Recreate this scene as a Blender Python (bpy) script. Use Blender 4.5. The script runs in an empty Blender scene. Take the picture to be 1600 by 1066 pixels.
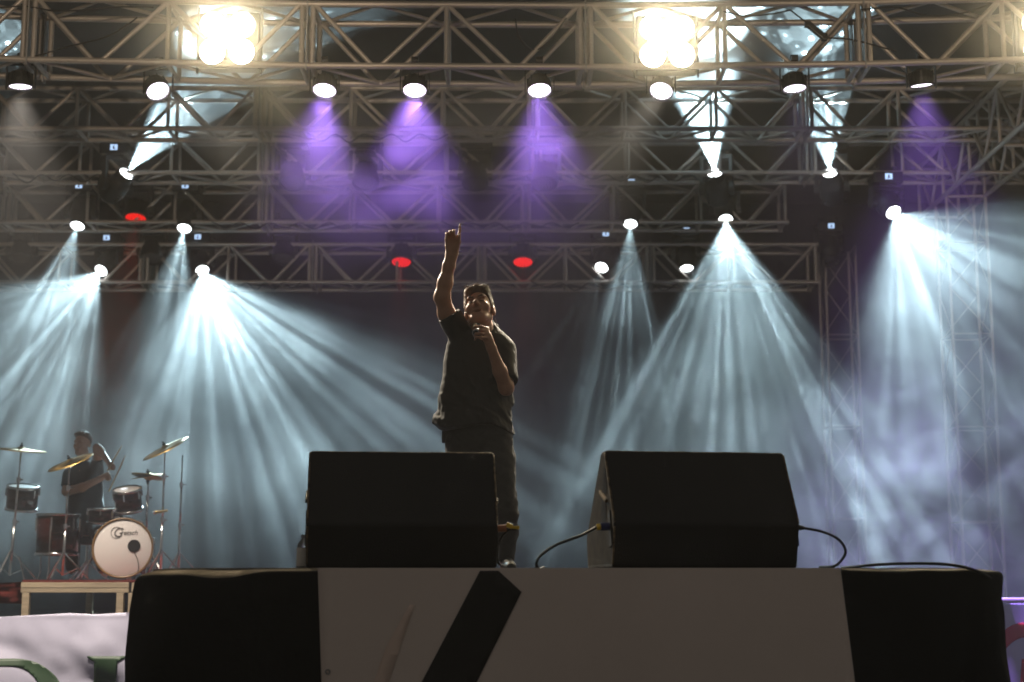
import bpy, bmesh, math, random
import numpy as np
from mathutils import Vector, Matrix, Quaternion, noise as mnoise
random.seed(7); np.random.seed(7)
S = bpy.context.scene
COL = S.collection
# ------------------------------------------------------------------ camera
EYE = 1.55; FPX = 2360.0; PITCH = math.radians(9.2)
cam = bpy.data.cameras.new('camera'); cam.sensor_width = 36.0; cam.lens = 36.0*FPX/1600.0
cam.clip_start = 0.05; cam.clip_end = 500
cam.dof.use_dof = True; cam.dof.focus_distance = 8.9; cam.dof.aperture_fstop = 2.2; cam.dof.aperture_blades = 9
camo = bpy.data.objects.new('camera', cam); COL.objects.link(camo)
camo.location = (0, 0, EYE); camo.rotation_euler = (math.radians(90)+PITCH, 0, 0)
S.camera = camo
# ------------------------------------------------------------------ night sky
W = bpy.data.worlds.new('World'); S.world = W; W.use_nodes = True
bg = W.node_tree.nodes['Background']; bg.inputs[0].default_value = (0.95, 0.88, 0.82, 1); bg.inputs[1].default_value = 0.1
# ------------------------------------------------------------------ renderer
S.view_settings.view_transform = 'Standard'; S.view_settings.look = 'None'
S.view_settings.exposure = 0.0; S.view_settings.gamma = 1.0
S.render.engine = 'CYCLES'
cy = S.cycles
cy.use_denoising = True; cy.use_light_tree = True
try: cy.denoiser = 'OPENIMAGEDENOISE'; cy.denoising_input_passes = 'RGB_ALBEDO_NORMAL'
except Exception: pass
cy.max_bounces = 4; cy.diffuse_bounces = 2; cy.glossy_bounces = 2; cy.transmission_bounces = 3; cy.volume_bounces = 0
cy.transparent_max_bounces = 6; cy.sample_clamp_indirect = 2.0; cy.sample_clamp_direct = 0.0
cy.caustics_reflective = False; cy.caustics_refractive = False
cy.volume_step_rate = 1.0; cy.volume_max_steps = 256
cy.use_adaptive_sampling = False

def P(px, py, Y):
    """world point seen at photo pixel (px,py) that stands at distance Y"""
    u = (px-800)/FPX; v = (533-py)/FPX
    t = Y/(math.cos(PITCH)-v*math.sin(PITCH))
    return Vector((t*u, Y, EYE+t*(math.sin(PITCH)+v*math.cos(PITCH))))

# ------------------------------------------------------------------ helpers
def nodes_of(m):
    m.use_nodes = True
    return m.node_tree.nodes, m.node_tree.links
def mat(name, col, rough=0.6, metal=0.0, spec=0.5, vary=0.0, scale=8.0, bump=0.0, bscale=60.0, dirt=None, coat=0.0, rvar=0.0, aniso=0.0, sheen=0.0, stretch=None):
    m = bpy.data.materials.new(name); N, L = nodes_of(m)
    b = N['Principled BSDF']
    b.inputs['Base Color'].default_value = (*col, 1); b.inputs['Roughness'].default_value = rough
    b.inputs['Metallic'].default_value = metal; b.inputs['Specular IOR Level'].default_value = spec
    b.inputs['Coat Weight'].default_value = coat; b.inputs['Anisotropic'].default_value = aniso
    b.inputs['Sheen Weight'].default_value = sheen
    if vary or bump or rvar:
        tc = N.new('ShaderNodeTexCoord')
        src = tc.outputs['Object']
        if stretch:
            mp = N.new('ShaderNodeMapping'); mp.inputs['Scale'].default_value = stretch
            L.new(src, mp.inputs['Vector']); src = mp.outputs['Vector']
        n = N.new('ShaderNodeTexNoise'); n.inputs['Scale'].default_value = scale; n.inputs['Detail'].default_value = 6; n.inputs['Roughness'].default_value = 0.65
        L.new(src, n.inputs['Vector'])
        if vary:
            r = N.new('ShaderNodeValToRGB'); r.color_ramp.elements[0].position = 0.32; r.color_ramp.elements[1].position = 0.68
            d = dirt or tuple(c*(1-vary) for c in col)
            r.color_ramp.elements[0].color = (*d, 1); r.color_ramp.elements[1].color = (*[min(1, c*(1+vary*0.35)) for c in col], 1)
            L.new(n.outputs['Fac'], r.inputs['Fac']); L.new(r.outputs['Color'], b.inputs['Base Color'])
        if rvar:
            mr = N.new('ShaderNodeMapRange'); mr.inputs['To Min'].default_value = max(0, rough-rvar); mr.inputs['To Max'].default_value = min(1, rough+rvar)
            L.new(n.outputs['Fac'], mr.inputs['Value']); L.new(mr.outputs['Result'], b.inputs['Roughness'])
        if bump:
            n2 = N.new('ShaderNodeTexNoise'); n2.inputs['Scale'].default_value = bscale; n2.inputs['Detail'].default_value = 4
            L.new(src, n2.inputs['Vector'])
            bp = N.new('ShaderNodeBump'); bp.inputs['Strength'].default_value = bump; bp.inputs['Distance'].default_value = 0.01
            L.new(n2.outputs['Fac'], bp.inputs['Height']); L.new(bp.outputs['Normal'], b.inputs['Normal'])
    return m
def emat(name, col, strength, spots=None):
    m = bpy.data.materials.new(name); N, L = nodes_of(m)
    N.remove(N['Principled BSDF']); e = N.new('ShaderNodeEmission')
    e.inputs[0].default_value = (*col, 1); e.inputs[1].default_value = strength
    L.new(e.outputs[0], N['Material Output'].inputs['Surface'])
    m.cycles.emission_sampling = 'NONE'
    return m

def tag(o, label=None, cat=None, group=None, kind=None):
    if label: o['label'] = label
    if cat: o['category'] = cat
    if group: o['group'] = group
    if kind: o['kind'] = kind
    return o
def empty(name, loc, label=None, cat=None, group=None):
    o = bpy.data.objects.new(name, None); o.empty_display_size = 0.1; COL.objects.link(o); o.location = loc
    return tag(o, label, cat, group)
ROOTW = {}
def wloc(o):
    """world location of an unrotated, unscaled parent chain"""
    v = Vector(o.location)
    while o.parent: o = o.parent; v += Vector(o.location)
    return v
def link(name, me, m, parent=None, loc=None):
    o = bpy.data.objects.new(name, me); COL.objects.link(o)
    if m is not None and len(me.materials) == 0: me.materials.append(m)
    if parent is not None: o.parent = parent
    if loc is not None: o.location = loc
    return o
def obj(name, bm, m, parent=None, smooth=False, world=True):
    """bm is in world coordinates; origin goes to the parent's origin, or to the mesh's own base"""
    me = bpy.data.meshes.new(name); 
    o = bpy.data.objects.new(name, me); COL.objects.link(o)
    if parent is not None:
        o.parent = parent
        if world: bmesh.ops.translate(bm, verts=bm.verts, vec=-wloc(parent))
    bm.normal_update(); bm.to_mesh(me); bm.free()
    if m is not None: me.materials.append(m)
    if smooth: me.polygons.foreach_set('use_smooth', [True]*len(me.polygons))
    return o
def rotz_to(d):
    return Vector((0, 0, 1)).rotation_difference(Vector(d).normalized()).to_matrix().to_4x4()
def box(bm, c, s, rot=None, bev=0.0):
    r = bmesh.ops.create_cube(bm, size=1.0)
    M = Matrix.Translation(c) @ (rot or Matrix.Identity(4)) @ Matrix.Diagonal((*s, 1))
    bmesh.ops.transform(bm, matrix=M, verts=r['verts'])
    if bev:
        es = list({e for v in r['verts'] for e in v.link_edges})
        bmesh.ops.bevel(bm, geom=es, offset=bev, segments=2, affect='EDGES', profile=0.6)
    return bm
def cyl(bm, p0, p1, r0, r1=None, seg=16, caps=True):
    p0 = Vector(p0); p1 = Vector(p1); d = p1-p0
    r = bmesh.ops.create_cone(bm, cap_ends=caps, segments=seg, radius1=r0, radius2=r0 if r1 is None else r1, depth=d.length)
    bmesh.ops.transform(bm, matrix=Matrix.Translation((p0+p1)/2) @ rotz_to(d), verts=r['verts'])
    return bm
def lathe(bm, prof, M=Matrix.Identity(4), seg=32, close=False):
    rings = []
    for r, z in prof:
        if r < 1e-6: rings.append([bm.verts.new(M @ Vector((0, 0, z)))])
        else: rings.append([bm.verts.new(M @ Vector((r*math.cos(a), r*math.sin(a), z))) for a in [2*math.pi*k/seg for k in range(seg)]])
    for A, B in zip(rings[:-1], rings[1:]):
        for k in range(seg):
            a0 = A[k % len(A)]; a1 = A[(k+1) % len(A)]; b0 = B[k % len(B)]; b1 = B[(k+1) % len(B)]
            vs = [a0, a1, b1, b0]; u = []
            for v in vs:
                if v not in u: u.append(v)
            if len(u) > 2:
                try: bm.faces.new(u)
                except ValueError: pass
    return bm
def tube(bm, pts, r, seg=8, caps=True):
    pts = [Vector(p) for p in pts]; rings = []
    n = len(pts); up = Vector((0.13, 0.31, 0.94)).normalized()
    for i, p in enumerate(pts):
        t = (pts[min(i+1, n-1)]-pts[max(i-1, 0)]).normalized()
        s = t.cross(up)
        if s.length < 1e-3: s = t.cross(Vector((1, 0, 0)))
        s.normalize(); u = s.cross(t).normalized(); up = u
        rr = r[i] if isinstance(r, (list, tuple)) else r
        rings.append([bm.verts.new(p+rr*(math.cos(a)*s+math.sin(a)*u)) for a in [2*math.pi*k/seg for k in range(seg)]])
    for A, B in zip(rings[:-1], rings[1:]):
        for k in range(seg): bm.faces.new((A[k], A[(k+1) % seg], B[(k+1) % seg], B[k]))
    if caps: bm.faces.new(list(reversed(rings[0]))); bm.faces.new(rings[-1])
    return bm
def spline(pts, n=8):
    pts = [Vector(p) for p in pts]; q = [pts[0]*2-pts[1]]+pts+[pts[-1]*2-pts[-2]]; out = []
    for i in range(1, len(q)-2):
        for k in range(n):
            t = k/n; a, b, c, d = q[i-1], q[i], q[i+1], q[i+2]
            out.append(0.5*((2*b)+(c-a)*t+(2*a-5*b+4*c-d)*t*t+(3*b-a-3*c+d)*t**3))
    out.append(pts[-1]); return out
NB = bmesh.new

# ------------------------------------------------------------------ materials
ALU = mat('aluminium_tube', (0.52, 0.465, 0.415), 0.42, 0.5, vary=0.35, scale=5, bump=0.15, bscale=90, rvar=0.12)
STEEL = mat('galvanised_plate', (0.34, 0.33, 0.32), 0.5, 0.5, vary=0.3, scale=9)
BLK = mat('black_plastic', (0.012, 0.012, 0.013), 0.42, vary=0.3, scale=12)
BLKM = mat('black_powder_coat', (0.016, 0.016, 0.017), 0.55, bump=0.2, bscale=300)
RUB = mat('black_rubber', (0.014, 0.013, 0.012), 0.5)
TARP = mat('roof_tarpaulin', (0.045, 0.047, 0.05), 0.75, vary=0.25, scale=0.8, bump=0.5, bscale=3)
DROP = mat('backdrop_cloth', (0.035, 0.036, 0.042), 0.9, vary=0.3, scale=1.2, bump=0.4, bscale=4)
DECK = mat('stage_deck_black', (0.03, 0.028, 0.027), 0.6, vary=0.4, scale=2.5)
GRND = mat('asphalt', (0.05, 0.048, 0.046), 0.9, vary=0.3, scale=3, bump=0.4, bscale=60)
LENS_W = emat('lit_lens_white', (0.93, 0.98, 1.0), 14)
LENS_P = emat('lit_lens_lavender', (0.93, 0.78, 1.0), 9)
LENS_L = emat('lit_lens_pale', (0.95, 0.86, 1.0), 4.0)
LENS_R = emat('lit_led_red', (1.0, 0.012, 0.01), 1.5)
LENS_Y = emat('lit_lens_warm', (1.0, 0.9, 0.66), 60)
DISP = emat('lit_display', (0.48, 0.68, 1.0), 1.5)
DISPI = mat('display_ink', (0.01, 0.02, 0.05), 0.4)
LEDOFF = mat('dark_led_lens', (0.10, 0.09, 0.085), 0.12, 0.2, coat=1.0)
GLASS_D = mat('dark_front_plate', (0.02, 0.02, 0.022), 0.25)

# ------------------------------------------------------------------ the ground, decks, roof, backdrop
def struct(name, bm, m, parent=None):
    o = obj(name, bm, m, parent)
    if parent is None: o['kind'] = 'structure'
    return o
bm = NB(); box(bm, (0, 12, -0.1), (40, 44, 0.2)); struct('ground', bm, GRND)
ZT = EYE+0.077      # top of the runway
ZM = EYE-0.36       # top of the main stage
bm = NB(); box(bm, (0, 18.2, ZM-0.06), (16, 10.2, 0.12)); 
for x in np.arange(-7.5, 7.6, 2.5):
    for y in (13.4, 18, 22.8): box(bm, (x, y, (ZM-0.12)/2), (0.1, 0.1, ZM-0.121))
tag(obj('main_stage', bm, DECK), 'low dark main stage deck behind the runway', 'stage')
# backdrop with soft vertical folds
bm = NB(); nx, nz = 260, 24; xs = np.linspace(-8.5, 8.5, nx); zs = np.linspace(ZM, EYE+6.0, nz); vv = []
for j, z in enumerate(zs):
    vv.append([bm.verts.new((x, 22.6+0.05*math.sin(x*7+1.3*math.sin(x*1.7))+0.03*mnoise.noise((x*3, z*.6, 2)), z)) for x in xs])
for j in range(nz-1):
    for i in range(nx-1): bm.faces.new((vv[j][i], vv[j][i+1], vv[j+1][i+1], vv[j+1][i]))
r = bmesh.ops.extrude_face_region(bm, geom=bm.faces[:]); bmesh.ops.translate(bm, vec=(0, 0.02, 0), verts=[e for e in r['geom'] if isinstance(e, bmesh.types.BMVert)])
tag(obj('stage_backdrop', bm, DROP, smooth=True), 'dark grey cloth backdrop hanging behind the rear trusses', 'backdrop')
bm = NB(); nx, ny = 60, 30; vv = []
for y in np.linspace(11.4, 23.4, ny):
    vv.append([bm.verts.new((x, y, EYE+5.85+0.07*math.sin(y*2.2)+0.05*mnoise.noise((x*.7, y*.7, 0)))) for x in np.linspace(-9, 9, nx)])
for j in range(ny-1):
    for i in range(nx-1): bm.faces.new((vv[j][i], vv[j][i+1], vv[j+1][i+1], vv[j+1][i]))
r = bmesh.ops.extrude_face_region(bm, geom=bm.faces[:]); bmesh.ops.translate(bm, vec=(0, 0, 0.02), verts=[e for e in r['geom'] if isinstance(e, bmesh.types.BMVert)])
tag(obj('stage_roof', bm, TARP, smooth=True), 'grey tarpaulin roof stretched above the trusses', 'roof')

# ------------------------------------------------------------------ trusses
me_cyl = bpy.data.meshes.new('round_bar'); b_ = NB(); bmesh.ops.create_cone(b_, cap_ends=True, segments=12, radius1=1, radius2=1, depth=1); b_.to_mesh(me_cyl); b_.free()
me_cyl.materials.append(ALU); me_cyl.polygons.foreach_set('use_smooth', [len(p.vertices) == 4 for p in me_cyl.polygons])
me_plate = bpy.data.meshes.new('joint_plate'); b_ = NB(); bmesh.ops.create_cube(b_, size=1); b_.to_mesh(me_plate); b_.free(); me_plate.materials.append(STEEL)
def bar(parent, name, p0, p1, r):
    p0 = Vector(p0); p1 = Vector(p1); d = p1-p0
    o = bpy.data.objects.new(name, me_cyl); COL.objects.link(o); o.parent = parent
    o.location = (p0+p1)/2-Vector(parent.location); o.rotation_mode = 'QUATERNION'
    o.rotation_quaternion = Vector((0, 0, 1)).rotation_difference(d.normalized()); o.scale = (r, r, d.length)
    return o
def plate(parent, name, c, s):
    o = bpy.data.objects.new(name, me_plate); COL.objects.link(o); o.parent = parent
    o.location = Vector(c)-Vector(parent.location); o.scale = s; return o
def truss(label, j0, mod, nmod, bays, Y, zb, h, w, sag=0.0, xc=0.0, rc=0.028, rd=0.019, flip=0, mid=True, name='box_truss'):
    """box truss along X: nmod modules of length mod from joint x=j0; each module has `bays` V bays"""
    x1 = j0+mod*nmod
    root = empty(name, ((j0+x1)/2, Y, zb), label, 'truss', 'lighting trusses over the stage')
    Z = lambda x: zb+sag*(x-xc)**2
    jit = random.Random(int(Y*100))
    for m_ in range(nmod):
        a = j0+m_*mod; b = a+mod
        for y in (Y, Y+w):
            for dz in (0, h): bar(root, 'chord', (a+.004, y, Z(a)+dz), (b-.004, y, Z(b)+dz), rc)
            for xx in (a+0.045, b-0.045): bar(root, 'vertical', (xx, y, Z(xx)), (xx, y, Z(xx)+h), rd*1.15)
        for xx in (a+0.045, b-0.045):
            for dz in (0, h): bar(root, 'cross_bar', (xx, Y, Z(xx)+dz), (xx, Y+w, Z(xx)+dz), rd*1.1)
        for y in (Y, Y+w): plate(root, 'joint_plate', (a, y, Z(a)+h/2), (0.012, 0.085, h+0.11))
        bl = mod/bays
        for k in range(bays):
            xa = a+k*bl+(0.06 if k == 0 else 0.01); xb = a+(k+1)*bl-(0.06 if k == bays-1 else 0.01); xm = (a+(k+.5)*bl)
            if k and mid:
                for y in (Y, Y+w): bar(root, 'vertical', (a+k*bl, y, Z(xa)), (a+k*bl, y, Z(xa)+h), rd)
                for dz in (0, h): bar(root, 'cross_bar', (a+k*bl, Y, Z(xa)+dz), (a+k*bl, Y+w, Z(xa)+dz), rd)
            for y in (Y, Y+w):
                top, bot = (h, 0) if not flip else (0, h)
                bar(root, 'diagonal', (xa, y, Z(xa)+top), (xm-.03, y, Z(xm)+bot), rd)
                bar(root, 'diagonal', (xm+.03, y, Z(xm)+bot), (xb, y, Z(xb)+top), rd)
            bar(root, 'lacing', (xa, Y, Z(xa)), (xm, Y+w, Z(xm)), rd*.8); bar(root, 'lacing', (xm, Y+w, Z(xm)), (xb, Y, Z(xb)), rd*.8)
            bar(root, 'lacing', (xa, Y+w, Z(xa)+h), (xm, Y, Z(xm)+h), rd*.8); bar(root, 'lacing', (xm, Y, Z(xm)+h), (xb, Y+w, Z(xb)+h), rd*.8)
    return root
def X(px, Y, py=300): return P(px, py, Y).x
# front truss
YF = 12.4; zF = P(800, 105, YF).z; hF = P(800, 9, YF).z-zF; wF = 0.46
mF = X(915, YF, 60)-X(480, YF, 60)
truss('nearest truss across the top, carrying the two warm four-lamp blinders', X(480, YF, 60)-2*mF, mF, 5, 2, YF, zF, hF, wF, sag=0.0036, xc=0.2, rc=0.029, rd=0.021)
def rear(label, jpx, mod, nmod, bays, Y, pyt, pyb, w, sag=0.0, flip=0):
    zb = P(800, pyb, Y).z; h = P(800, pyt, Y).z-zb; j0 = X(jpx, Y, pyb)
    n = 0
    while j0 > X(-60, Y, pyb) : j0 -= mod
    return truss(label, j0, mod, nmod, bays, Y, zb, h, w, sag, 0.0, 0.027, 0.02, flip)
rear('dim truss directly behind the nearest truss, above the purple haze', 405, 2.9, 5, 3, 15.4, 138, 201, .42)
rear('second rear truss down, with four unlit wash heads in its middle', 410, 3.15, 5, 3, 16.8, 208, 270, .44, flip=0)
rear('third rear truss down, with one red wash head near its left end', 410, 3.31, 4, 3, 18.5, 286, 347, .46, flip=0)
rear('lowest rear truss, with two red wash heads beside the raised arm', 488, 2.26, 6, 2, 19.8, 382, 441, .55)
# right side truss running back, and the two towers
def truss_y(label, X0, X1, y0, y1, zb, h, n):
    root = empty('box_truss', (X0, y0, zb), label, 'truss', 'lighting trusses over the stage')
    ys = np.linspace(y0, y1, n+1)
    for x in (X0, X1):
        for dz in (0, h): bar(root, 'chord', (x, y0, zb+dz), (x, y1, zb+dz), .028)
        for k in range(n):
            a, b = ys[k], ys[k+1]; m_ = (a+b)/2
            bar(root, 'diagonal', (x, a, zb+h), (x, m_, zb), .019); bar(root, 'diagonal', (x, m_, zb), (x, b, zb+h), .019)
    for y in ys:
        for dz in (0, h): bar(root, 'cross_bar', (X0, y, zb+dz), (X1, y, zb+dz), .019)
        for x in (X0, X1): bar(root, 'vertical', (x, y, zb), (x, y, zb+h), .019)
    return root
truss_y('truss at the right edge running back into the stage', 5.02, 5.5, 12.95, 18.1, EYE+4.47, .62, 5)
def tower(label, x, y, w, z0, z1, n):
    root = empty('tower', (x, y, z0), label, 'tower', 'truss towers holding the roof')
    C = [(x, y), (x+w, y), (x+w, y+w), (x, y+w)]
    for c in C: bar(root, 'leg', (*c, z0), (*c, z1), .018)
    zs_ = np.linspace(z0, z1, n+1)
    for i in range(4):
        a, b = C[i], C[(i+1) % 4]
        for k in range(n):
            p, q = (a, b) if k % 2 else (b, a)
            bar(root, 'diagonal', (*p, zs_[k]), (*q, zs_[k+1]), .006)
            if k % 2 == 0: bar(root, 'rung', (*a, zs_[k]), (*b, zs_[k]), .008)
    bm = NB(); box(bm, (x+w/2, y+w/2, z0+.012), (w+.2, w+.2, .02)); obj('base_plate', bm, STEEL, root)
    return root
tower('tall four-legged truss tower at the far right in the smoke', 5.03, 17.0, .45, ZM, EYE+4.44, 9)
tower('hazy rear truss tower right of the downward white fan beams', 4.32, 20.4, .42, ZM, P(800, 450, 20.4).z+.6, 8)
# ------------------------------------------------------------------ lamps
def gobo_nodes(li, seed, scale, lo, hi, ring=0.0):
    """a patterned disc in the lamp: splits the beam into separate rays"""
    li.use_nodes = True; T = li.node_tree; N, L = T.nodes, T.links
    e = N['Emission']
    tc = N.new('ShaderNodeTexCoord'); sp = N.new('ShaderNodeSeparateXYZ'); L.new(tc.outputs['Normal'], sp.inputs[0])
    cb = N.new('ShaderNodeCombineXYZ')
    for k in range(2):
        d = N.new('ShaderNodeMath'); d.operation = 'DIVIDE'; L.new(sp.outputs[k], d.inputs[0]); L.new(sp.outputs[2], d.inputs[1]); L.new(d.outputs[0], cb.inputs[k])
    cb.inputs[2].default_value = seed*3.71
    v = N.new('ShaderNodeTexVoronoi'); v.inputs['Scale'].default_value = scale; v.inputs['Randomness'].default_value = 0.9
    L.new(cb.outputs[0], v.inputs['Vector'])
    mr = N.new('ShaderNodeMapRange'); mr.interpolation_type = 'SMOOTHSTEP'
    mr.inputs['From Min'].default_value = 0.34; mr.inputs['From Max'].default_value = 0.12; mr.inputs['To Min'].default_value = lo; mr.inputs['To Max'].default_value = hi
    L.new(v.outputs['Distance'], mr.inputs['Value'])
    cr = N.new('ShaderNodeSeparateColor'); L.new(v.outputs['Color'], cr.inputs[0])
    pw = N.new('ShaderNodeMapRange'); pw.inputs['To Min'].default_value = 0.15; pw.inputs['To Max'].default_value = 1.6; L.new(cr.outputs[0], pw.inputs['Value'])
    mu = N.new('ShaderNodeMath'); mu.operation = 'MULTIPLY'; L.new(mr.outputs[0], mu.inputs[0]); L.new(pw.outputs[0], mu.inputs[1])
    L.new(mu.outputs[0], e.inputs['Strength'])
def spot(parent, loc, aim, power, half, col, size=0.05, blend=0.6, gobo=None):
    li = bpy.data.lights.new('lamp_light', 'SPOT'); li.energy = power; li.color = col; li.spot_size = 2*math.radians(half); li.spot_blend = blend; li.shadow_soft_size = size
    o = bpy.data.objects.new('lamp_light', li); COL.objects.link(o); o.parent = parent
    o.location = Vector(loc)-Vector(parent.location); o.rotation_mode = 'QUATERNION'
    o.rotation_quaternion = Vector(aim).to_track_quat('-Z', 'Y')
    if gobo: gobo_nodes(li, *gobo)
    return o
COOL = (0.62, 0.88, 0.97)
led_mesh = {}
def led_disc(m, R, n, key):
    """a disc of small round LED lenses"""
    if key in led_mesh: return led_mesh[key]
    bm = NB(); pts = [(0, 0)]
    for ring in range(1, n+1):
        for k in range(6*ring): a = 2*math.pi*k/(6*ring)+ring*.3; pts.append((R*ring/(n+.35)*math.cos(a), R*ring/(n+.35)*math.sin(a)))
    rr = R/(n+.35)*.47
    for x, y in pts: lathe(bm, [(rr, 0), (rr*.75, rr*.45), (0, rr*.62)], Matrix.Translation((x, y, 0)), seg=8)
    me = bpy.data.meshes.new('led_array'); bm.to_mesh(me); bm.free(); me.materials.append(m); led_mesh[key] = me; return me
def moving_head(label, lens, disp, Y, aim, ztop, power=0, half=12, lensm=None, kind='beam', col=COOL, gobo=None, group='moving heads hung under the rear trusses', size=1.0, show=True):
    """hung moving head: clamp, base with display, yoke of two arms, head with lens"""
    aim = Vector(aim).normalized(); L = P(lens[0], lens[1], Y)
    R = (0.085 if kind == 'beam' else 0.125)*size
    hl = 0.22 if kind == 'beam' else 0.13
    piv = L-aim*hl
    zb = P(disp[0], disp[1], Y).z if disp else piv.z+0.36
    zb = max(zb, piv.z+0.27)
    ax = Vector((P(disp[0], disp[1], Y).x if disp else piv.x, piv.y, 0))
    ax.x = ax.x*.3+piv.x*.7
    root = empty('moving_head', (piv.x, piv.y, zb), label, 'stage light', group)
    bm = NB(); box(bm, (piv.x, piv.y, zb), (.34, .30, .13), bev=.02); box(bm, (piv.x, piv.y, zb-.075), (.2, .2, .03), bev=.006)
    for s in (-1, 1): box(bm, (piv.x+s*.185, piv.y, zb+.01), (.03, .12, .04), bev=.006)
    base = obj('base', bm, BLK, root)
    if show:
        bm = NB(); box(bm, (piv.x+.0, piv.y-.153, zb+.005), (.082, .006, .066)); obj('display', bm, DISP, base)
        bm = NB(); box(bm, (piv.x, piv.y-.1575, zb+.006), (.016, .002, .03)); box(bm, (piv.x, piv.y-.1575, zb-.012), (.034, .002, .008)); obj('display_mark', bm, DISPI, base)
    # clamps up to the chord
    for s in (-1, 1):
        bm = NB(); box(bm, (piv.x+s*.1, piv.y, (zb+.065+max(ztop, zb+.12))/2), (.03, .03, max(ztop, zb+.12)-zb-.065)); 
        cyl(bm, (piv.x+s*.1-.025, piv.y, max(ztop, zb+.12)), (piv.x+s*.1+.025, piv.y, max(ztop, zb+.12)), .045, seg=14)
        obj('clamp', bm, BLKM, root)
    # yoke: turned so that the tilt axis is square to the aim
    h = Vector((aim.x, aim.y, 0)); 
    side = Vector((1, 0, 0)) if h.length < 0.05 else Vector((-h.y, h.x, 0)).normalized()
    if side.x < 0: side = -side
    wid = (0.17 if kind == 'beam' else 0.17)*size
    bm = NB(); Mz = Matrix.Rotation(math.atan2(side.y, side.x), 4, 'Z')
    box(bm, (piv.x, piv.y, zb-.115), (2*wid+.05, .13, .05), Mz, bev=.012)
    for s in (-1, 1):
        c = Vector((piv.x, piv.y, 0))+side*s*wid
        box(bm, (c.x, c.y, (zb-.1+piv.z-.05)/2), (.045, .12, zb-.1-piv.z+.05), Mz, bev=.012)
        cyl(bm, Vector((c.x, c.y, piv.z))-side*.03, Vector((c.x, c.y, piv.z))+side*.03, .07, seg=16)
    obj('yoke', bm, BLK, root)
    M = Matrix.Translation(piv) @ rotz_to(aim)
    bm = NB()
    if kind == 'beam':
        lathe(bm, [(0, -.2), (.09, -.2), (.125, -.17), (.14, -.05), (.14, .06), (.122, .12), (R+.022, .15), (R+.022, hl-.012), (R+.012, hl+.012), (R+.001, hl+.012), (R+.001, hl-.02), (0, hl-.02)], M, seg=28)
        for k in range(4): box(bm, M @ Vector((0, 0, -.12+.04*k)), (.27, .19, .012), rotz_to(aim), bev=.003)
    else:
        lathe(bm, [(0, -.12), (.09, -.12), (.13, -.09), (.15*size, 0), (.155*size, .06), (R+.03, hl-.01), (R+.022, hl+.008), (R+.002, hl+.004), (R+.002, hl-.012), (0, hl-.012)], M, seg=28)
        for k in range(12):
            a = k*math.pi/6; box(bm, M @ Vector((.14*math.cos(a), .14*math.sin(a), -.03)), (.012, .03, .12), rotz_to(aim) @ Matrix.Rotation(a, 4, 'Z'))
    head = obj('head', bm, BLK, root, smooth=False)
    if kind == 'beam':
        bm = NB(); lathe(bm, [(R, hl-.015), (R*.85, hl+.006), (R*.5, hl+.02), (0, hl+.026)], M, seg=28); obj('lens', bm, lensm or GLASS_D, head, smooth=True)
    else:
        me = led_disc(lensm, R, 3, 'mh'+lensm.name)
        o = link('lens', me, None, head); o.location = (M @ Vector((0, 0, hl-.012)))-wloc(head); o.rotation_mode = 'QUATERNION'; o.rotation_quaternion = rotz_to(aim).to_quaternion()
    if power: spot(root, L+aim*.05, aim, power, half, col, size=0.012, blend=.45, gobo=gobo)
    return root
zB = P(800, 270, 16.8).z; zC = P(800, 347, 18.5).z; zD = P(800, 441, 19.8).z
K = 4200; U = 13000
mh = moving_head
MH = 'moving heads hung under the rear trusses'
mh('lit moving head at far left, white beam straight down, upper of its pair', (121, 353), (117, 292), 18.5, (-.03, -.6, -1), zC, K*1.6, 17, LENS_W, gobo=(1, 15, .12, 2.7))
mh('lit moving head low at far left, wide white rays fanning to the left', (158, 423), (161, 372), 19.8, (-.30, -.9, -.85), zD+.7, K*2.2, 30, LENS_W, gobo=(2, 12, .2, 2.4))
mh('tilted moving head on the left throwing white rays up to the right', (197, 272), (183, 232), 16.8, (.85, -.7, .68), zB+.6, U*1.3, 18, LENS_W, gobo=(3, 14, .15, 2.6))
mh('lit moving head with white beam straight down, left of the red-lit truss bay', (288, 357), (287, 292), 18.5, (.0, -.6, -1), zC, K*1.6, 16, LENS_W, gobo=(4, 15, .12, 2.7))
mh('lit moving head throwing the widest white rays down towards the singer', (316, 423), (312, 371), 19.8, (.46, -.9, -.95), zD+.7, K*3.4, 30, LENS_W, gobo=(5, 12, .2, 2.4))
mh('lit moving head with narrow beam straight down, right of the singer', (985, 350), (987, 286), 18.5, (-.10, -.6, -1), zC, K*1.6, 15, LENS_W, gobo=(6, 15, .12, 2.7))
mh('low lit moving head tilted left, nearest to the right of the singer', (940, 418), (937, 366), 19.8, (-.3, -.7, -.8), zD+.7, K*.12, 14, LENS_W, gobo=(7, 9, .05, 2))
mh('low lit moving head facing down without a visible beam', (1073, 419), (1075, 362), 19.8, (.0, -.42, -1), zD+.7, 0, 12, LENS_W)
mh('lit moving head throwing the brightest downward fan over the right speaker', (1134, 343), (1136, 286), 18.5, (-.07, -.7, -1), zC, K*3.4, 25, LENS_W, gobo=(9, 13, .2, 2.6), show=False)
mh('moving head throwing an intense white beam upwards beneath the right blinder', (1117, 271), (1122, 226), 16.8, (-.26, -1.0, .85), zB+.6, U*1.5, 20, LENS_W, gobo=(10, 12, .4, 2.2), show=False)
mh('moving head throwing white rays up and left, right of the intense beam', (1297, 271), (1305, 225), 16.8, (-.30, -1.0, .80), zB+.6, U, 19, LENS_W, gobo=(11, 12, .08, 2.6))
mh('lit moving head at far right spreading wide rays down and right', (1396, 332), (1398, 278), 16.7, (.22, -1.0, -.95), zB, K*2.2, 34, LENS_W, gobo=(12, 8, .3, 1.9))
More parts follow.
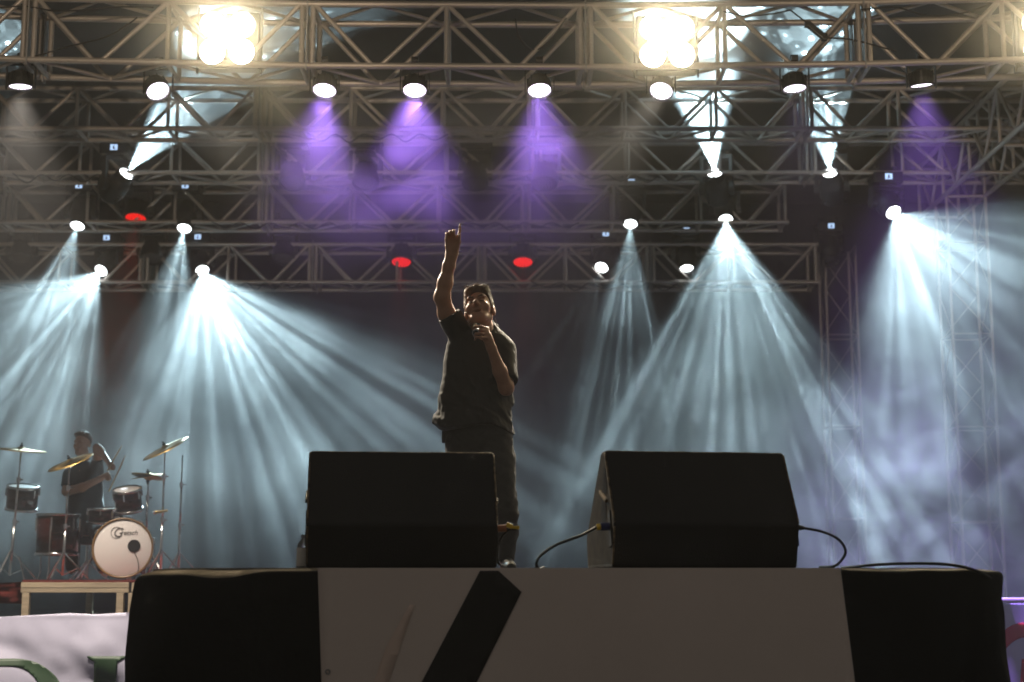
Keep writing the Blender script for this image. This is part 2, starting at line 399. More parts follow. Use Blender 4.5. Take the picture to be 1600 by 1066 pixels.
mh('unlit moving head with small glowing display, between two lit right-hand heads', (1300, 410), (1303, 356), 19.8, (.05, -.35, -1), zD+.7, 0, 12, None)
mh('moving head at the left picture edge throwing rays up to the right', (-22, 268), (-30, 226), 16.8, (.28, -.8, .8), zB+.6, U*.6, 14, LENS_W, gobo=(14, 14, .1, 2.4))
WG = 'LED wash heads on the rear trusses'
def wash(label, lens, Y, ztop, lensm, power=0, aim=(0, -.38, -1)):
    return mh(label, lens, None, Y, aim, ztop, power, 13, lensm, 'wash', (1, .03, .02), None, WG, show=False)
wash('red-lit LED wash head between the two left pairs of white heads', (212, 342), 18.5, zC, LENS_R, 3000)
wash('red-lit LED wash head just left of the raised hand', (627, 410), 19.8, zD+.7, LENS_R, 50)
wash('red-lit LED wash head above and right of the singer\'s head', (817, 410), 19.8, zD+.7, LENS_R, 35)
for x, l in ((456, 'unlit LED wash head, leftmost of four in the purple haze'), (571, 'unlit LED wash head, second of four in the purple haze'), (742, 'unlit LED wash head, third of four in the purple haze'), (851, 'unlit LED wash head, rightmost of four in the purple haze')):
    wash(l, (x, 287), 16.8, zB+.45, LEDOFF)
for x, l in ((443, 'unlit LED wash head on the lowest truss, left of the red ones'), (236, 'unlit LED wash head on the lowest truss between two white fans'), (32, 'unlit LED wash head on the lowest truss at the left edge')):
    wash(l, (x, 405), 19.8, zD+.7, LEDOFF)
# LED par cans under the front truss
def par(label, px, py, lensm, power, half, col, aim, hot=False):
    Y = YF+.22; L = P(px, py, Y); aim = Vector(aim).normalized(); beam = aim; aim = (aim+Vector((0, 0, -.55 if abs(aim.y) > .5 else 0))).normalized(); M = Matrix.Translation(L) @ rotz_to(aim)
    root = empty('par_can', tuple(L), label, 'stage light', 'LED par cans under the front truss')
    bm = NB(); lathe(bm, [(0, -.14), (.06, -.14), (.09, -.12), (.105, -.06), (.108, 0), (.1, .006), (.095, -.02), (0, -.02)], M, seg=24)
    for k in range(10):
        a = k*math.pi/5; box(bm, M @ Vector((.1*math.cos(a), .1*math.sin(a), -.075)), (.02, .008, .08), rotz_to(aim) @ Matrix.Rotation(a, 4, 'Z'))
    body = obj('housing', bm, BLK, root)
    me = led_disc(lensm, .094, 3, 'par'+lensm.name)
    o = link('lens', me, None, body); o.location = (M @ Vector((0, 0, -.012)))-wloc(body); o.rotation_mode = 'QUATERNION'; o.rotation_quaternion = rotz_to(aim).to_quaternion()
    bm = NB(); lathe(bm, [(0.094, 0), (.06, .004), (0, .006)], M @ Matrix.Translation((0, 0, -.016)), seg=24); obj('diffuser', bm, lensm, body)
    bm = NB()
    for s in (-1, 1): box(bm, L+Vector((s*.125, 0, .09)), (.008, .035, .22))
    box(bm, L+Vector((0, 0, .2)), (.258, .035, .008)); box(bm, L+Vector((0, 0, .235)), (.03, .03, .07)); cyl(bm, L+Vector((-.03, 0, .27)), L+Vector((.03, 0, .27)), .04, seg=12)
    obj('bracket', bm, BLKM, root)
    if power: spot(root, L+aim*.03, beam, power, half, col, size=.08, blend=.9)
    return root
PUR = (.42, .2, 1.0); WRM = (1.0, .86, .68)
par('pale-lit par can at the left end of the nearest truss', 32, 136, LENS_L, 2000, 36, (1, .87, .74), (.04, .03, -1))
SING = Vector((-.12, 9.1, 2.95))
par('pale-lit par can left of the left blinder', 247, 143, LENS_L, 2600, 11, (1, .86, .68), SING-P(247, 143, YF+.22))
par('bright lavender par can, left of three glowing purple', 507, 142, LENS_P, 520, 30, PUR, (-.05, -.4, -1))
par('bright lavender par can, middle of three glowing purple', 648, 142, LENS_P, 720, 32, PUR, (0, -.4, -1))
par('bright lavender par can, right of three glowing purple', 843, 142, LENS_P, 520, 30, PUR, (.05, -.4, -1))
par('pale-lit par can right under the right blinder', 1033, 143, LENS_L, 2600, 11, (1, .86, .68), SING-P(1033, 143, YF+.22))
par('pale-lit par can right of the intense upward beam', 1242, 139, LENS_L, 300, 30, PUR, (.05, -.1, -1))
par('lavender par can at the right end of the nearest truss', 1440, 134, LENS_L, 3400, 36, PUR, (.08, .12, -1))
# four-lamp blinders
def blinder(label, cx, cy, power):
    Y = YF-.02; c = P(cx, cy, Y)
    root = empty('blinder', tuple(c), label, 'stage light', 'four-lamp blinders on the front truss')
    bm = NB(); box(bm, c+Vector((0, .1, 0)), (.52, .14, .50), bev=.015)
    for s in (-1, 1): box(bm, c+Vector((s*.275, .1, .02)), (.012, .04, .6))
    obj('housing', bm, BLK, root)
    aim = Vector((-c.x*.06, -1, -.33)).normalized(); 
    for sx in (-1, 1):
        for sz in (-1, 1):
            p = c+Vector((sx*.125, 0, sz*.12)); M = Matrix.Translation(p) @ rotz_to((0, -1, -.12))
            bm = NB(); lathe(bm, [(.085, -.03), (.112, .035), (.118, .035), (.118, .02), (.095, -.035)], M, seg=24); cup = obj('lamp_cup', bm, STEEL, root, smooth=True)
            bm = NB(); lathe(bm, [(.105, .02), (.07, .034), (0, .042)], M, seg=24); obj('lamp', bm, LENS_Y, cup, smooth=True)
    spot(root, c+Vector((0, -.14, 0)), aim, power*.17, 85, (1, .80, .46), size=.12, blend=1.0)
    return root
blinder('four-lamp warm blinder glowing at upper left', 356, 61, 2400)
blinder('four-lamp warm blinder glowing at upper right, lamps merging together', 1042, 66, 2400)
blinder('four-lamp warm blinder at the very right picture edge, mostly out of view', 1640, 58, 2400)
# ------------------------------------------------------------------ runway with its cloth skirts
CLOTHB = mat('black_cloth', (0.010, 0.010, 0.0112), 0.7, bump=0.3, bscale=14, sheen=0.02)
CLOTHT = mat('cloth_hem', (0.62, 0.52, 0.38), 0.8, vary=.25, scale=14)
VINYL = mat('white_vinyl_banner', (0.82, 0.70, 0.61), 0.62, vary=.06, scale=1.5, bump=.08, bscale=5, spec=.25)
PRINT = mat('black_print', (0.028, 0.026, 0.024), 0.62, spec=.25)
GHOST = mat('faint_orange_print', (0.80, 0.63, 0.52), 0.62, spec=.25)
xl = P(207, 900, 6.9).x; xr = P(1566, 900, 6.85).x
plan = [(xl+.05, 13.0), (xl, 9.0), (xl-.005, 7.3), (xl+.008, 6.98), (xl+.05, 6.80), (xl+.26, 6.58), (xl+.75, 6.5), (0, 6.5), (xr-.6, 6.5), (xr-.22, 6.55), (xr-.045, 6.72), (xr-.005, 6.95), (xr+.02, 7.4), (xr+.02, 9.0), (xr-.02, 13.0)]
path = spline([(a, b, 0) for a, b in plan], 22)
bm = NB()
inner = [bm.verts.new((p.x+(.06 if p.x < 0 else -.06), max(p.y+.09, 6.6), ZT-.004)) for p in path[::4]]
f = bm.faces.new(inner); r = bmesh.ops.extrude_face_region(bm, geom=[f]); bmesh.ops.translate(bm, vec=(0, 0, -.16), verts=[e for e in r['geom'] if isinstance(e, bmesh.types.BMVert)])
for x in (xl+.4, 0, xr-.4):
    for y in (7.2, 10, 12.6): box(bm, (x, y, (ZT-.17)/2), (.08, .08, ZT-.171))
tag(obj('runway', bm, DECK), 'raised black runway deck carrying the singer and both speakers', 'stage')
xw0 = P(497, 890, 6.5).x; xw1 = P(1312, 890, 6.5).x
def drop(p, k):
    w = 1.0 if (p.x < xw0 or p.x > xw1) else 0.0
    e = 0.0
    if p.x < xw0: e = min(1, (xw0-p.x)/.35)
    elif p.x > xw1: e = min(1, (p.x-xw1)/.5)
    d = .004+.010*w+e*(.022 if p.x < 0 else .006)
    d += e*.024*mnoise.noise((p.x*5, p.y*5, 3.3))+.0025*mnoise.noise((p.x*9, p.y*7, 1.1))
    if p.y > 6.62: d += .03*min(1, (p.y-6.62)/.3)
    return max(d, .002)
def skirt(name, label, sel, m, hem, push=0.0, fold=1.0):
    """cloth hanging from the runway edge along the selected stretch of the path"""
    bm = NB(); rows = []
    for k, p in enumerate(path):
        if not sel(p): continue
        a = path[max(k-1, 0)]; b = path[min(k+1, len(path)-1)]; t = (b-a).normalized(); nrm = Vector((t.y, -t.x, 0))  # outward
        d = drop(p, k); s = p.x*3.1+p.y*2.3; col = []; e_ = min(1, max(0, max(xw0-p.x, p.x-xw1)-.3)/.3)
        for off, z in ((-.13, ZT-.001), (-.07, ZT-.003-d*.25), (-.03, ZT-.002-d*.55), (-.008, ZT-d*.85), (0, ZT-d-.006), (.003, ZT-d-.016)):
            col.append(bm.verts.new(p+nrm*(off+push)+Vector((0, 0, z))))
        for j in range(1, 15):
            z = ZT-d-.016-j*(ZT-.06)/14.0
            fo = fold*(.028*math.sin(s*5+.6*math.sin(s*2.1)+j*.05)+.018*mnoise.noise((s*1.4, j*.35, 7)))*min(1, j/4)*min(1, max(0, max(xw0-p.x, p.x-xw1)-.02)/.2)
            fo += fold*e_*(.05*mnoise.noise((s*.8, j*.42, 2))+.02*mnoise.noise((s*2.2, j*.9, 5)))*min(1, j/2)
            col.append(bm.verts.new(p+nrm*(.003+push+fo)+Vector((0, 0, max(z, .015)))))
        rows.append(col)
    for A, B in zip(rows[:-1], rows[1:]):
        for j in range(len(A)-1):
            f = bm.faces.new((A[j], A[j+1], B[j+1], B[j])); f.material_index = 1 if (hem and j < 3) else 0
    r = bmesh.ops.solidify(bm, geom=bm.faces[:], thickness=-.003)
    o = obj(name, bm, m, smooth=True)
    if hem: o.data.materials.append(hem)
    return tag(o, label, 'cloth', 'cloth skirts round the runway')
skirt('cloth_skirt', 'black cloth skirt round the left end of the runway, pale folded hem', lambda p: p.x < xw0+.1 and (p.x < -.3), CLOTHB, CLOTHT)
skirt('cloth_skirt', 'black cloth skirt round the right end of the runway, pale folded hem', lambda p: p.x > xw1-.1, CLOTHB, CLOTHT)
# white banner on the runway front
def panel(poly, yfun, thick, step):
    """flat polygon (x,z) cut from a fine sheet that follows yfun"""
    bm = NB(); vs = [bm.verts.new((x, 0, z)) for x, z in poly]; bm.faces.new(vs)
    xs = [p[0] for p in poly]; zs = [p[1] for p in poly]
    for c in np.arange(min(xs)+step, max(xs), step):
        bmesh.ops.bisect_plane(bm, geom=bm.verts[:]+bm.edges[:]+bm.faces[:], plane_co=(c, 0, 0), plane_no=(1, 0, 0))
    for c in np.arange(min(zs)+step, max(zs), step):
        bmesh.ops.bisect_plane(bm, geom=bm.verts[:]+bm.edges[:]+bm.faces[:], plane_co=(0, 0, c), plane_no=(0, 0, 1))
    for v in bm.verts: v.co.y = yfun(v.co.x, v.co.z)
    bm.normal_update()
    if bm.faces[:] and sum(f.normal.y for f in bm.faces) > 0: bmesh.ops.reverse_faces(bm, faces=bm.faces[:])
    bmesh.ops.solidify(bm, geom=bm.faces[:], thickness=thick)
    return bm
def yb(x, z): return 6.488+.006*mnoise.noise((x*1.2, z*1.5, 4))+.004*math.sin(x*2.2+z)-.02*max(0, (ZT-z))
def bz(px, py): p = P(px, py, 6.49); return (p.x, p.z)
q1 = bz(503, 1066); q2 = bz(1335, 1066); zt = ZT-.003
k1 = (q1[0]-xw0)/(ZT-q1[1]); k2 = (q2[0]-xw1)/(ZT-q2[1]); zlow = 0.12
ban = empty('runway_banner', ((xw0+xw1)/2, 6.49, zlow), 'wide dingy white banner with one black slanted stroke, on the runway front', 'banner')
obj('sheet', panel([(xw0, zt), (xw1, zt), (xw1+k2*(zt-zlow), zlow), (xw0+k1*(zt-zlow), zlow)], yb, .003, .06), VINYL, ban, smooth=True)
sl = [bz(750, 892), bz(779, 892), bz(815, 925), bz(745, 1066), bz(655, 1066)]
dz_ = .45; dx_ = (sl[3][0]-sl[2][0])/(sl[2][1]-sl[3][1])*dz_
sl = sl[:3]+[(sl[3][0]+dx_, sl[3][1]-dz_), (sl[4][0]+dx_, sl[4][1]-dz_)]
obj('printed_stroke', panel(sl, lambda x, z: yb(x, z)-.004, .001, .06), PRINT, ban, smooth=True)
gs = [bz(640, 945), bz(648, 945), bz(626, 1010), bz(600, 1090), bz(576, 1090), bz(604, 1010)]
obj('faint_print', panel(gs, lambda x, z: yb(x, z)-.003, .0008, .06), GHOST, ban, smooth=True)
bm = NB(); c = P(512, 1050, 6.47); lathe(bm, [(.006, 0), (.006, .003), (.011, .003), (.012, 0)], Matrix.Translation((c.x, yb(c.x, c.z)-.002, c.z)) @ rotz_to((0, -1, 0)), seg=14); obj('eyelet', bm, STEEL, ban)

# ------------------------------------------------------------------ banners on the main stage front
BANW = mat('white_banner_cloth', (0.54, 0.53, 0.66), 0.55, vary=.08, scale=2, spec=.3)
GREEN = mat('green_print', (0.014, 0.055, 0.014), 0.55)
RED = mat('red_print', (0.45, 0.015, 0.012), 0.5)
def yl(x, z):
    t = max(0, EYE-.25-z)
    r_ = lambda v: 1-2*abs(v)
    f = .05*r_(mnoise.noise((x*1.6+z*1.7, z*1.0-x*.7, 1)))+.02*r_(mnoise.noise((x*2.9+z*3.0, z*1.6-x*1.4, 5)))+.012*mnoise.noise((x*6+z*5, z*3-x*2, 9))+.03*math.sin(x*2.4+z*3.3+1.2*math.sin(z*2))-.08
    return 13.0+f*min(1, .25+t*3)-.34*t
def lz(px, py): p = P(px, py, 13.0); return (p.x, p.z)
bl = empty('stage_banner', (lz(100, 960)[0], 13.0, .1), 'crumpled white banner with big green letters along the main stage', 'banner', 'banners on the main stage front')
a, b = lz(-60, 968), lz(270, 955); zl = .1
top = [lz(-60, 968), lz(0, 964), lz(60, 961), lz(110, 958), lz(150, 960), lz(200, 957), lz(270, 955)]
obj('sheet', panel(top+[(b[0], zl), (a[0], zl)], yl, .003, .035), BANW, bl, smooth=True)
yl2 = lambda x, z: yl(x, z)-.005
# letter I with serifs, letter D
i0, iw = lz(145, 1024), lz(204, 1024)[0]; zt_, zb_ = i0[1], i0[1]-.72; st = .013
xa, xb_ = i0[0], iw; w_ = xb_-xa
Ipoly = [(xa, zt_), (xb_, zt_), (xb_, zt_-st), (xb_-.2*w_, zt_-.05), (xb_-.22*w_, zb_+.05), (xb_, zb_+st), (xb_, zb_), (xa, zb_), (xa, zb_+st), (xa+.22*w_, zb_+.05), (xa+.2*w_, zt_-.05), (xa, zt_-st)]
obj('letter', panel(Ipoly, yl2, .001, .03), GREEN, bl, smooth=True)
D0 = lz(-40, 1028); D1 = lz(116, 1028)[0]; cx = D0[0]+.16; zc = D0[1]-.37
outer = [(D0[0], D0[1])]+[(cx+.22+(D1-cx-.22)*math.sin(t), zc+.37*math.cos(t)) for t in np.linspace(0, math.pi, 22)]+[(D0[0], D0[1]-.74)]
innr = [(cx+.04, zc-.31)]+[(cx+.18+(D1-.17-cx-.18)*math.sin(t), zc+.31*math.cos(t)) for t in np.linspace(math.pi, 0, 18)]+[(cx+.04, zc+.31)]
Dpoly = outer+[(D0[0], zc-.36), (cx+.04, zc-.36)]
# stem and bowl as one outline with a slit
Dp = [(D0[0], zc+.37)]+outer[1:-1]+[(D0[0], zc-.37), (D0[0]+.001, zc-.3101)]+innr+[(cx+.04, zc-.309), (D0[0]+.001, zc-.3091)]
obj('letter', panel(Dp, yl2, .001, .03), GREEN, bl, smooth=True)
def rz(px, py): p = P(px, py, 12.9); return (p.x, p.z)
def yr(x, z): return 12.9+.02*math.sin(x*16+z*1.5)+.015*mnoise.noise((x*4, z*2, 8))
br = empty('stage_banner', (rz(1640, 945)[0], 12.9, .1), 'white banner with red lettering at the right end of the main stage', 'banner', 'banners on the main stage front')
obj('sheet', panel([rz(1480, 943), rz(1760, 943), (rz(1760, 943)[0], .1), (rz(1480, 943)[0], .1)], yr, .003, .03), BANW, br, smooth=True)
bm = NB(); p0 = rz(1480, 938); p1 = rz(1760, 938); cyl(bm, (p0[0], 12.88, p0[1]), (p1[0], 12.88, p1[1]), .022); obj('top_rail', bm, mat('white_rail', (.75, .72, .78), .4), br, smooth=False)
c0 = rz(1608, 1060); R1, R2 = .46, .36
arc = [(c0[0]+R1*.82*math.cos(t), c0[1]+R1*math.sin(t)) for t in np.linspace(-.3, math.pi+.2, 26)]+[(c0[0]+R2*.75*math.cos(t), c0[1]+R2*math.sin(t)*.93) for t in np.linspace(math.pi+.2, -.3, 26)]
obj('letter', panel(arc, lambda x, z: yr(x, z)-.005, .001, .03), RED, br, smooth=True)
obj('letter', panel([rz(1597, 1030), rz(1604, 1030), rz(1618, 1120), rz(1590, 1120)], lambda x, z: yr(x, z)-.005, .001, .03), RED, br, smooth=True)

# ------------------------------------------------------------------ floor monitors
CAB = mat('black_cabinet_paint', (0.016, 0.0145, 0.013), 0.62, vary=.3, scale=6, bump=.35, bscale=220, rvar=.1)
CABW = mat('scuffed_rimlit_edge', (0.26, 0.19, 0.11), 0.7, vary=.75, scale=26, dirt=(.012, .011, .01), bump=.2, bscale=120)  # scuffs, with the blinders' golden rim light put into the colour
CABS = mat('worn_lit_cabinet_side', (0.075, 0.062, 0.042), 0.6, vary=.6, scale=14, dirt=(.02, .018, .015), bump=.3, bscale=160)  # brownish wear, lightened so the colour carries side light from the beams
GRILL = mat('speaker_grille', (0.012, 0.012, 0.012), 0.6, 0.3, bump=.6, bscale=420)
CONB = mat('blue_connector', (0.012, 0.02, 0.12), 0.4); CONY = mat('yellow_ring', (0.75, 0.5, 0.02), 0.4); CONO = mat('orange_plug', (.35, .13, .05), .5)
TAPE = mat('grey_tape', (.09, .085, .075), .6)
def wedge(label, px0, px1, Yf, pyt, yaw, extras):
    x0 = P(px0, 820, Yf).x; x1 = P(px1, 820, Yf).x; wd = x1-x0; H = P(800, pyt, Yf+.2).z-ZT; cz = P(800, 820, Yf).z-ZT
    root = empty('floor_monitor', ((x0+x1)/2, Yf, ZT+.001), label, 'speaker', 'floor monitors on the runway'); root.rotation_euler = (0, 0, math.radians(yaw))
    prof = [(.05, 0), (0, cz), (.19, H), (.25, H), (.60, .14), (.57, 0)]
    bm = NB(); A = [bm.verts.new((-wd/2, y, z)) for y, z in prof]; B = [bm.verts.new((wd/2, y, z)) for y, z in prof]
    bm.faces.new(A); bm.faces.new(list(reversed(B)))
    for k in range(6): bm.faces.new((A[k], B[k], B[(k+1) % 6], A[(k+1) % 6]))
    bmesh.ops.recalc_face_normals(bm, faces=bm.faces[:])
    bmesh.ops.bevel(bm, geom=bm.edges[:], offset=.011, segments=3, affect='EDGES', profile=.5)
    cab = obj('cabinet', bm, CAB, root, world=False)
    # worn corner edges, their colour brightened to carry warm rim light
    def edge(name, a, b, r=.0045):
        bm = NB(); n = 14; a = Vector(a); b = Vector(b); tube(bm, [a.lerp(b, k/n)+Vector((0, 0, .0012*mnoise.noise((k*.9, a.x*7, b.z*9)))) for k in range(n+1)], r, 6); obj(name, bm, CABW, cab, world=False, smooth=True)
    edge('worn_rimlit_edge', (-wd/2+.012, .193, H-.0035), (wd/2-.012, .193, H-.0035)); 
    edge('worn_rimlit_edge', (wd/2-.0035, .004, cz+.008), (wd/2-.0035, .187, H-.012)); edge('worn_rimlit_edge', (-wd/2+.0035, .004, cz+.008), (-wd/2+.0035, .187, H-.012))
    edge('worn_rimlit_edge', (-wd/2+.0035, .048, .015), (-wd/2+.0035, .004, cz-.01))
    # grille on the side that faces the singer
    d = Vector((0, .35, .14-H)).normalized(); nn = Vector((0, -d.z, d.y)); c = Vector((0, .425, (H+.14)/2))+nn*.006
    R = Matrix(((1, 0, 0), (0, d.y, nn.y), (0, d.z, nn.z))).to_4x4()
    bm = NB(); box(bm, c, (wd-.06, .46, .014), R, bev=.004); obj('grille', bm, GRILL, root, world=False)
    for s in (-1, 1):
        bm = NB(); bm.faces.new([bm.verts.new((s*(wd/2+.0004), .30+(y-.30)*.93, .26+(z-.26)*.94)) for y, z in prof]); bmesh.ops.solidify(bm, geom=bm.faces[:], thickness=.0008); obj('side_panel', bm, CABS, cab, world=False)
        bm = NB(); sx = s*(wd/2+.0025)
        for pts in ([(.13, .34), (.235, .34), (.20, .46), (.165, .46)], [(.16, .20), (.26, .20), (.238, .315), (.142, .315)]):
            vs = [bm.verts.new((sx, y, z*H/.535)) for y, z in pts]; f = bm.faces.new(vs)
        bmesh.ops.solidify(bm, geom=bm.faces[:], thickness=.003); obj('handle_recess', bm, RUB, cab, world=False)
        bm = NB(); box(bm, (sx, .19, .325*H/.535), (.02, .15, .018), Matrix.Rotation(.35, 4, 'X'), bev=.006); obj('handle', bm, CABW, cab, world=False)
        bm = NB(); box(bm, (sx, .07, .17), (.006, .05, .16), Matrix.Rotation(-.24, 4, 'X'), bev=.002); obj('socket_plate', bm, RUB, cab, world=False)
    if extras == 'right':
        bm = NB(); cyl(bm, (-wd/2-.002, .07, cz-.008), (-wd/2-.045, .07, cz-.010), .018, seg=14); pl = obj('plug', bm, CONB, root, world=False)
        bm = NB(); cyl(bm, (-wd/2-.046, .07, cz-.010), (-wd/2-.062, .07, cz-.012), .014, seg=14); obj('ring', bm, CONY, pl, world=False)
        bm = NB(); box(bm, (wd/2-.075, .181, H-.021), (.12, .004, .03), Matrix.Rotation(-.51, 4, 'X')); obj('label_strip', bm, TAPE, cab, world=False)
        bm = NB(); cyl(bm, (wd/2+.002, .03, cz-.01), (wd/2+.03, .03, cz-.012), .014, .008, seg=12); obj('plug', bm, RUB, root, world=False)
    else:
        bm = NB(); cyl(bm, (wd/2+.002, .05, cz-.015), (wd/2+.042, .05, cz-.012), .016, seg=12); pl = obj('plug', bm, CONO, root, world=False)
        bm = NB(); box(bm, (wd/2+.055, .05, cz-.002), (.03, .03, .022), Matrix.Rotation(.4, 4, 'Y'), bev=.004); cyl(bm, (wd/2+.06, .05, cz-.012), (wd/2+.10, .05, cz-.009), .008, seg=10); obj('ring', bm, CONY, pl, world=False)
    return root, wd, cz, H
wl = wedge('black floor monitor speaker hiding the singer\'s legs', 480, 779, 6.75, 707, 6, 'left')
wr = wedge('black floor monitor speaker turned to show its scuffed handled side', 956, 1256, 6.72, 707, 9, 'right')
def cable(label, pts, r=.0065, m=RUB, grp='cables on the runway'):
    bm = NB(); tube(bm, spline(pts, 10), r, 8); return tag(obj('cable', bm, m, smooth=True), label, 'cable', grp)
wr[0].rotation_euler  # yaw known
def wp(w, v): return Matrix.Translation(w[0].location) @ Matrix.Rotation(w[0].rotation_euler[2], 4, 'Z') @ Vector(v)
a = wp(wr, (-wr[1]/2-.06, .07, wr[2]-.012))
cable('black cable looping left from the turned speaker down to the runway', [a, P(905, 838, 6.78), P(868, 852, 6.76), P(845, 868, 6.74), P(838, 880, 6.72), P(842, 889, 6.75), (P(850, 889, 6.9).x, 7.0, ZT+.006)])
a = wp(wr, (wr[1]/2+.028, .03, wr[2]-.012))
cable('black cable looping right from the turned speaker down to the runway', [a, P(1285, 831, 6.8), P(1310, 843, 6.8), P(1321, 860, 6.8), P(1316, 874, 6.8), P(1303, 885, 6.8), (P(1285, 888, 6.9).x, 6.95, ZT+.006)])
a = wp(wl, (wl[1]/2+.095, .05, wl[2]-.01))
cable('short cable bending down behind the plain speaker\'s yellow plug', [wp(wl, (wl[1]/2+.09, .052, wl[2]-.02)), P(795, 828, 6.85), P(782, 842, 6.88), P(777, 862, 6.9), P(779, 880, 6.9), (P(790, 888, 6.9).x, 7.0, ZT+.006)], .006)
cable('black cable running along the right lip and over the runway corner', [P(1315, 888, 6.9), P(1370, 882.5, 6.6), P(1420, 880.5, 6.52), P(1465, 881, 6.48), P(1500, 885, 6.45), P(1528, 893, 6.50), P(1549, 906, 6.62), P(1561, 930, 6.72), P(1567, 958, 6.76), P(1569, 1000, 6.78), P(1574, 1070, 6.8)], .007)
# bottle by the left speaker
BOT = mat('clear_plastic', (.75, .78, .8), .12, spec=.6); BOT.node_tree.nodes['Principled BSDF'].inputs['Transmission Weight'].default_value = .8
BLB = mat('cream_bottle_label', (.85, .8, .7), .5)
c = P(474, 888, 7.1); c.z = ZT
root = empty('water_bottle', tuple(c), 'pale bottle standing just left of the plain speaker', 'bottle')
M = Matrix.Translation(c)
bm = NB(); lathe(bm, [(0, 0), (.03, .0), (.032, .01), (.032, .10), (.028, .118), (.014, .135), (.012, .15), (0, .15)], M, 20); obj('bottle_body', bm, BOT, root, smooth=True)
bm = NB(); lathe(bm, [(.0328, .012), (.0332, .014), (.0332, .095), (.0328, .097)], M, 20); obj('paper_label', bm, BLB, root, smooth=True)
bm = NB(); lathe(bm, [(.0145, .14), (.0145, .158), (0, .158)], M, 16); obj('cap', bm, mat('grey_cap', (.3, .31, .33), .4), root)
# ------------------------------------------------------------------ soft bodies from distance fields
def rcone(a, b, ra, rb, k=.02, op='+', cut=None):
    return ('c', Vector(a), Vector(b), ra, rb, k, op, cut)
def ell(c, r, R=None, k=.02, op='+'):
    return ('e', Vector(c), Vector(r), R or Matrix.Identity(3), None, k, op, None)
def loft(secs, k=.02, op='+'):
    """secs: (z, cx, cy, a, b) from low to high"""
    return ('l', secs, None, None, None, k, op, None)
def sdf_mesh(prims, h, disp=None):
    lo = np.array([1e9]*3); hi = -lo
    for p in prims:
        if p[6] != '+': continue
        if p[0] == 'c': r = max(p[3], p[4]); a, b = np.array(p[1]), np.array(p[2]); l_, h_ = np.minimum(a, b)-r, np.maximum(a, b)+r
        elif p[0] == 'e': r = max(p[2]); l_, h_ = np.array(p[1])-r, np.array(p[1])+r
        else:
            s = np.array(p[1]); l_ = np.array([(s[:, 1]-s[:, 3]).min(), (s[:, 2]-s[:, 4]).min(), s[:, 0].min()]); h_ = np.array([(s[:, 1]+s[:, 3]).max(), (s[:, 2]+s[:, 4]).max(), s[:, 0].max()])
        lo = np.minimum(lo, l_); hi = np.maximum(hi, h_)
    lo -= .04; hi += .04; n = np.ceil((hi-lo)/h).astype(int)+1
    G = [lo[i]+h*np.arange(n[i], dtype=np.float32) for i in range(3)]
    F = np.full(tuple(n), .06, np.float32)
    for p in prims:
        kind, k, op = p[0], p[5], p[6]; m = .07+k
        if kind == 'c': r = max(p[3], p[4]); a, b = np.array(p[1]), np.array(p[2]); l_, h_ = np.minimum(a, b)-r-m, np.maximum(a, b)+r+m
        elif kind == 'e': r = max(p[2]); l_, h_ = np.array(p[1])-r-m, np.array(p[1])+r+m
        else:
            s = np.array(p[1]); l_ = np.array([(s[:, 1]-s[:, 3]).min(), (s[:, 2]-s[:, 4]).min(), s[:, 0].min()])-m; h_ = np.array([(s[:, 1]+s[:, 3]).max(), (s[:, 2]+s[:, 4]).max(), s[:, 0].max()])+m
        i0 = np.clip(((l_-lo)/h).astype(int), 0, n-1); i1 = np.clip(((h_-lo)/h).astype(int)+2, 1, n)
        sl = tuple(slice(i0[i], i1[i]) for i in range(3))
        x = G[0][sl[0]][:, None, None]; y = G[1][sl[1]][None, :, None]; z = G[2][sl[2]][None, None, :]
        if kind == 'c':
            a, b = p[1], p[2]; d = b-a; L2 = max(d.length_squared, 1e-9)
            t = np.clip(((x-a.x)*d.x+(y-a.y)*d.y+(z-a.z)*d.z)/L2, 0, 1)
            D = np.sqrt((x-a.x-t*d.x)**2+(y-a.y-t*d.y)**2+(z-a.z-t*d.z)**2)-(p[3]+(p[4]-p[3])*t)
            if p[7]:
                c_, n_ = p[7]; D = np.maximum(D, (x-c_[0])*n_[0]+(y-c_[1])*n_[1]+(z-c_[2])*n_[2])
        elif kind == 'e':
            c, r, R = p[1], p[2], p[3].transposed()
            X_, Y_, Z_ = x-c.x, y-c.y, z-c.z
            u = (R[0][0]*X_+R[0][1]*Y_+R[0][2]*Z_)/r[0]; v = (R[1][0]*X_+R[1][1]*Y_+R[1][2]*Z_)/r[1]; w = (R[2][0]*X_+R[2][1]*Y_+R[2][2]*Z_)/r[2]
            q = np.sqrt(u*u+v*v+w*w); g = np.sqrt((u/r[0])**2+(v/r[1])**2+(w/r[2])**2)+1e-6
            D = q*(q-1)/g
        else:
            s = np.array(p[1]); zz = np.clip(z, s[0, 0], s[-1, 0]); ip = lambda j: np.interp(zz.ravel(), s[:, 0], s[:, j]).reshape(zz.shape).astype(np.float32)
            cx, cy, A, B = ip(1), ip(2), ip(3), ip(4)
            q = np.sqrt(((x-cx)/A)**2+((y-cy)/B)**2); g = np.sqrt(((x-cx)/A**2)**2+((y-cy)/B**2)**2)+1e-6
            D = np.where(q < .3, (q-1)*B, q*(q-1)/g)
            D = np.maximum(D, np.maximum(s[0, 0]-z, z-s[-1, 0]))
        f = F[sl]
        if op == '+':
            e = np.clip(.5+.5*(f-D)/k, 0, 1); F[sl] = f*(1-e)+D*e-k*e*(1-e)
        elif op == '-':
            e = np.clip(.5-.5*(f+D)/k, 0, 1); F[sl] = f*(1-e)-D*e+k*e*(1-e)
    if disp is not None: F = F+disp(G[0][:, None, None], G[1][None, :, None], G[2][None, None, :]).astype(np.float32)
    # naive surface nets
    ins = F < 0; idx = -np.ones(tuple(n-1), np.int64)
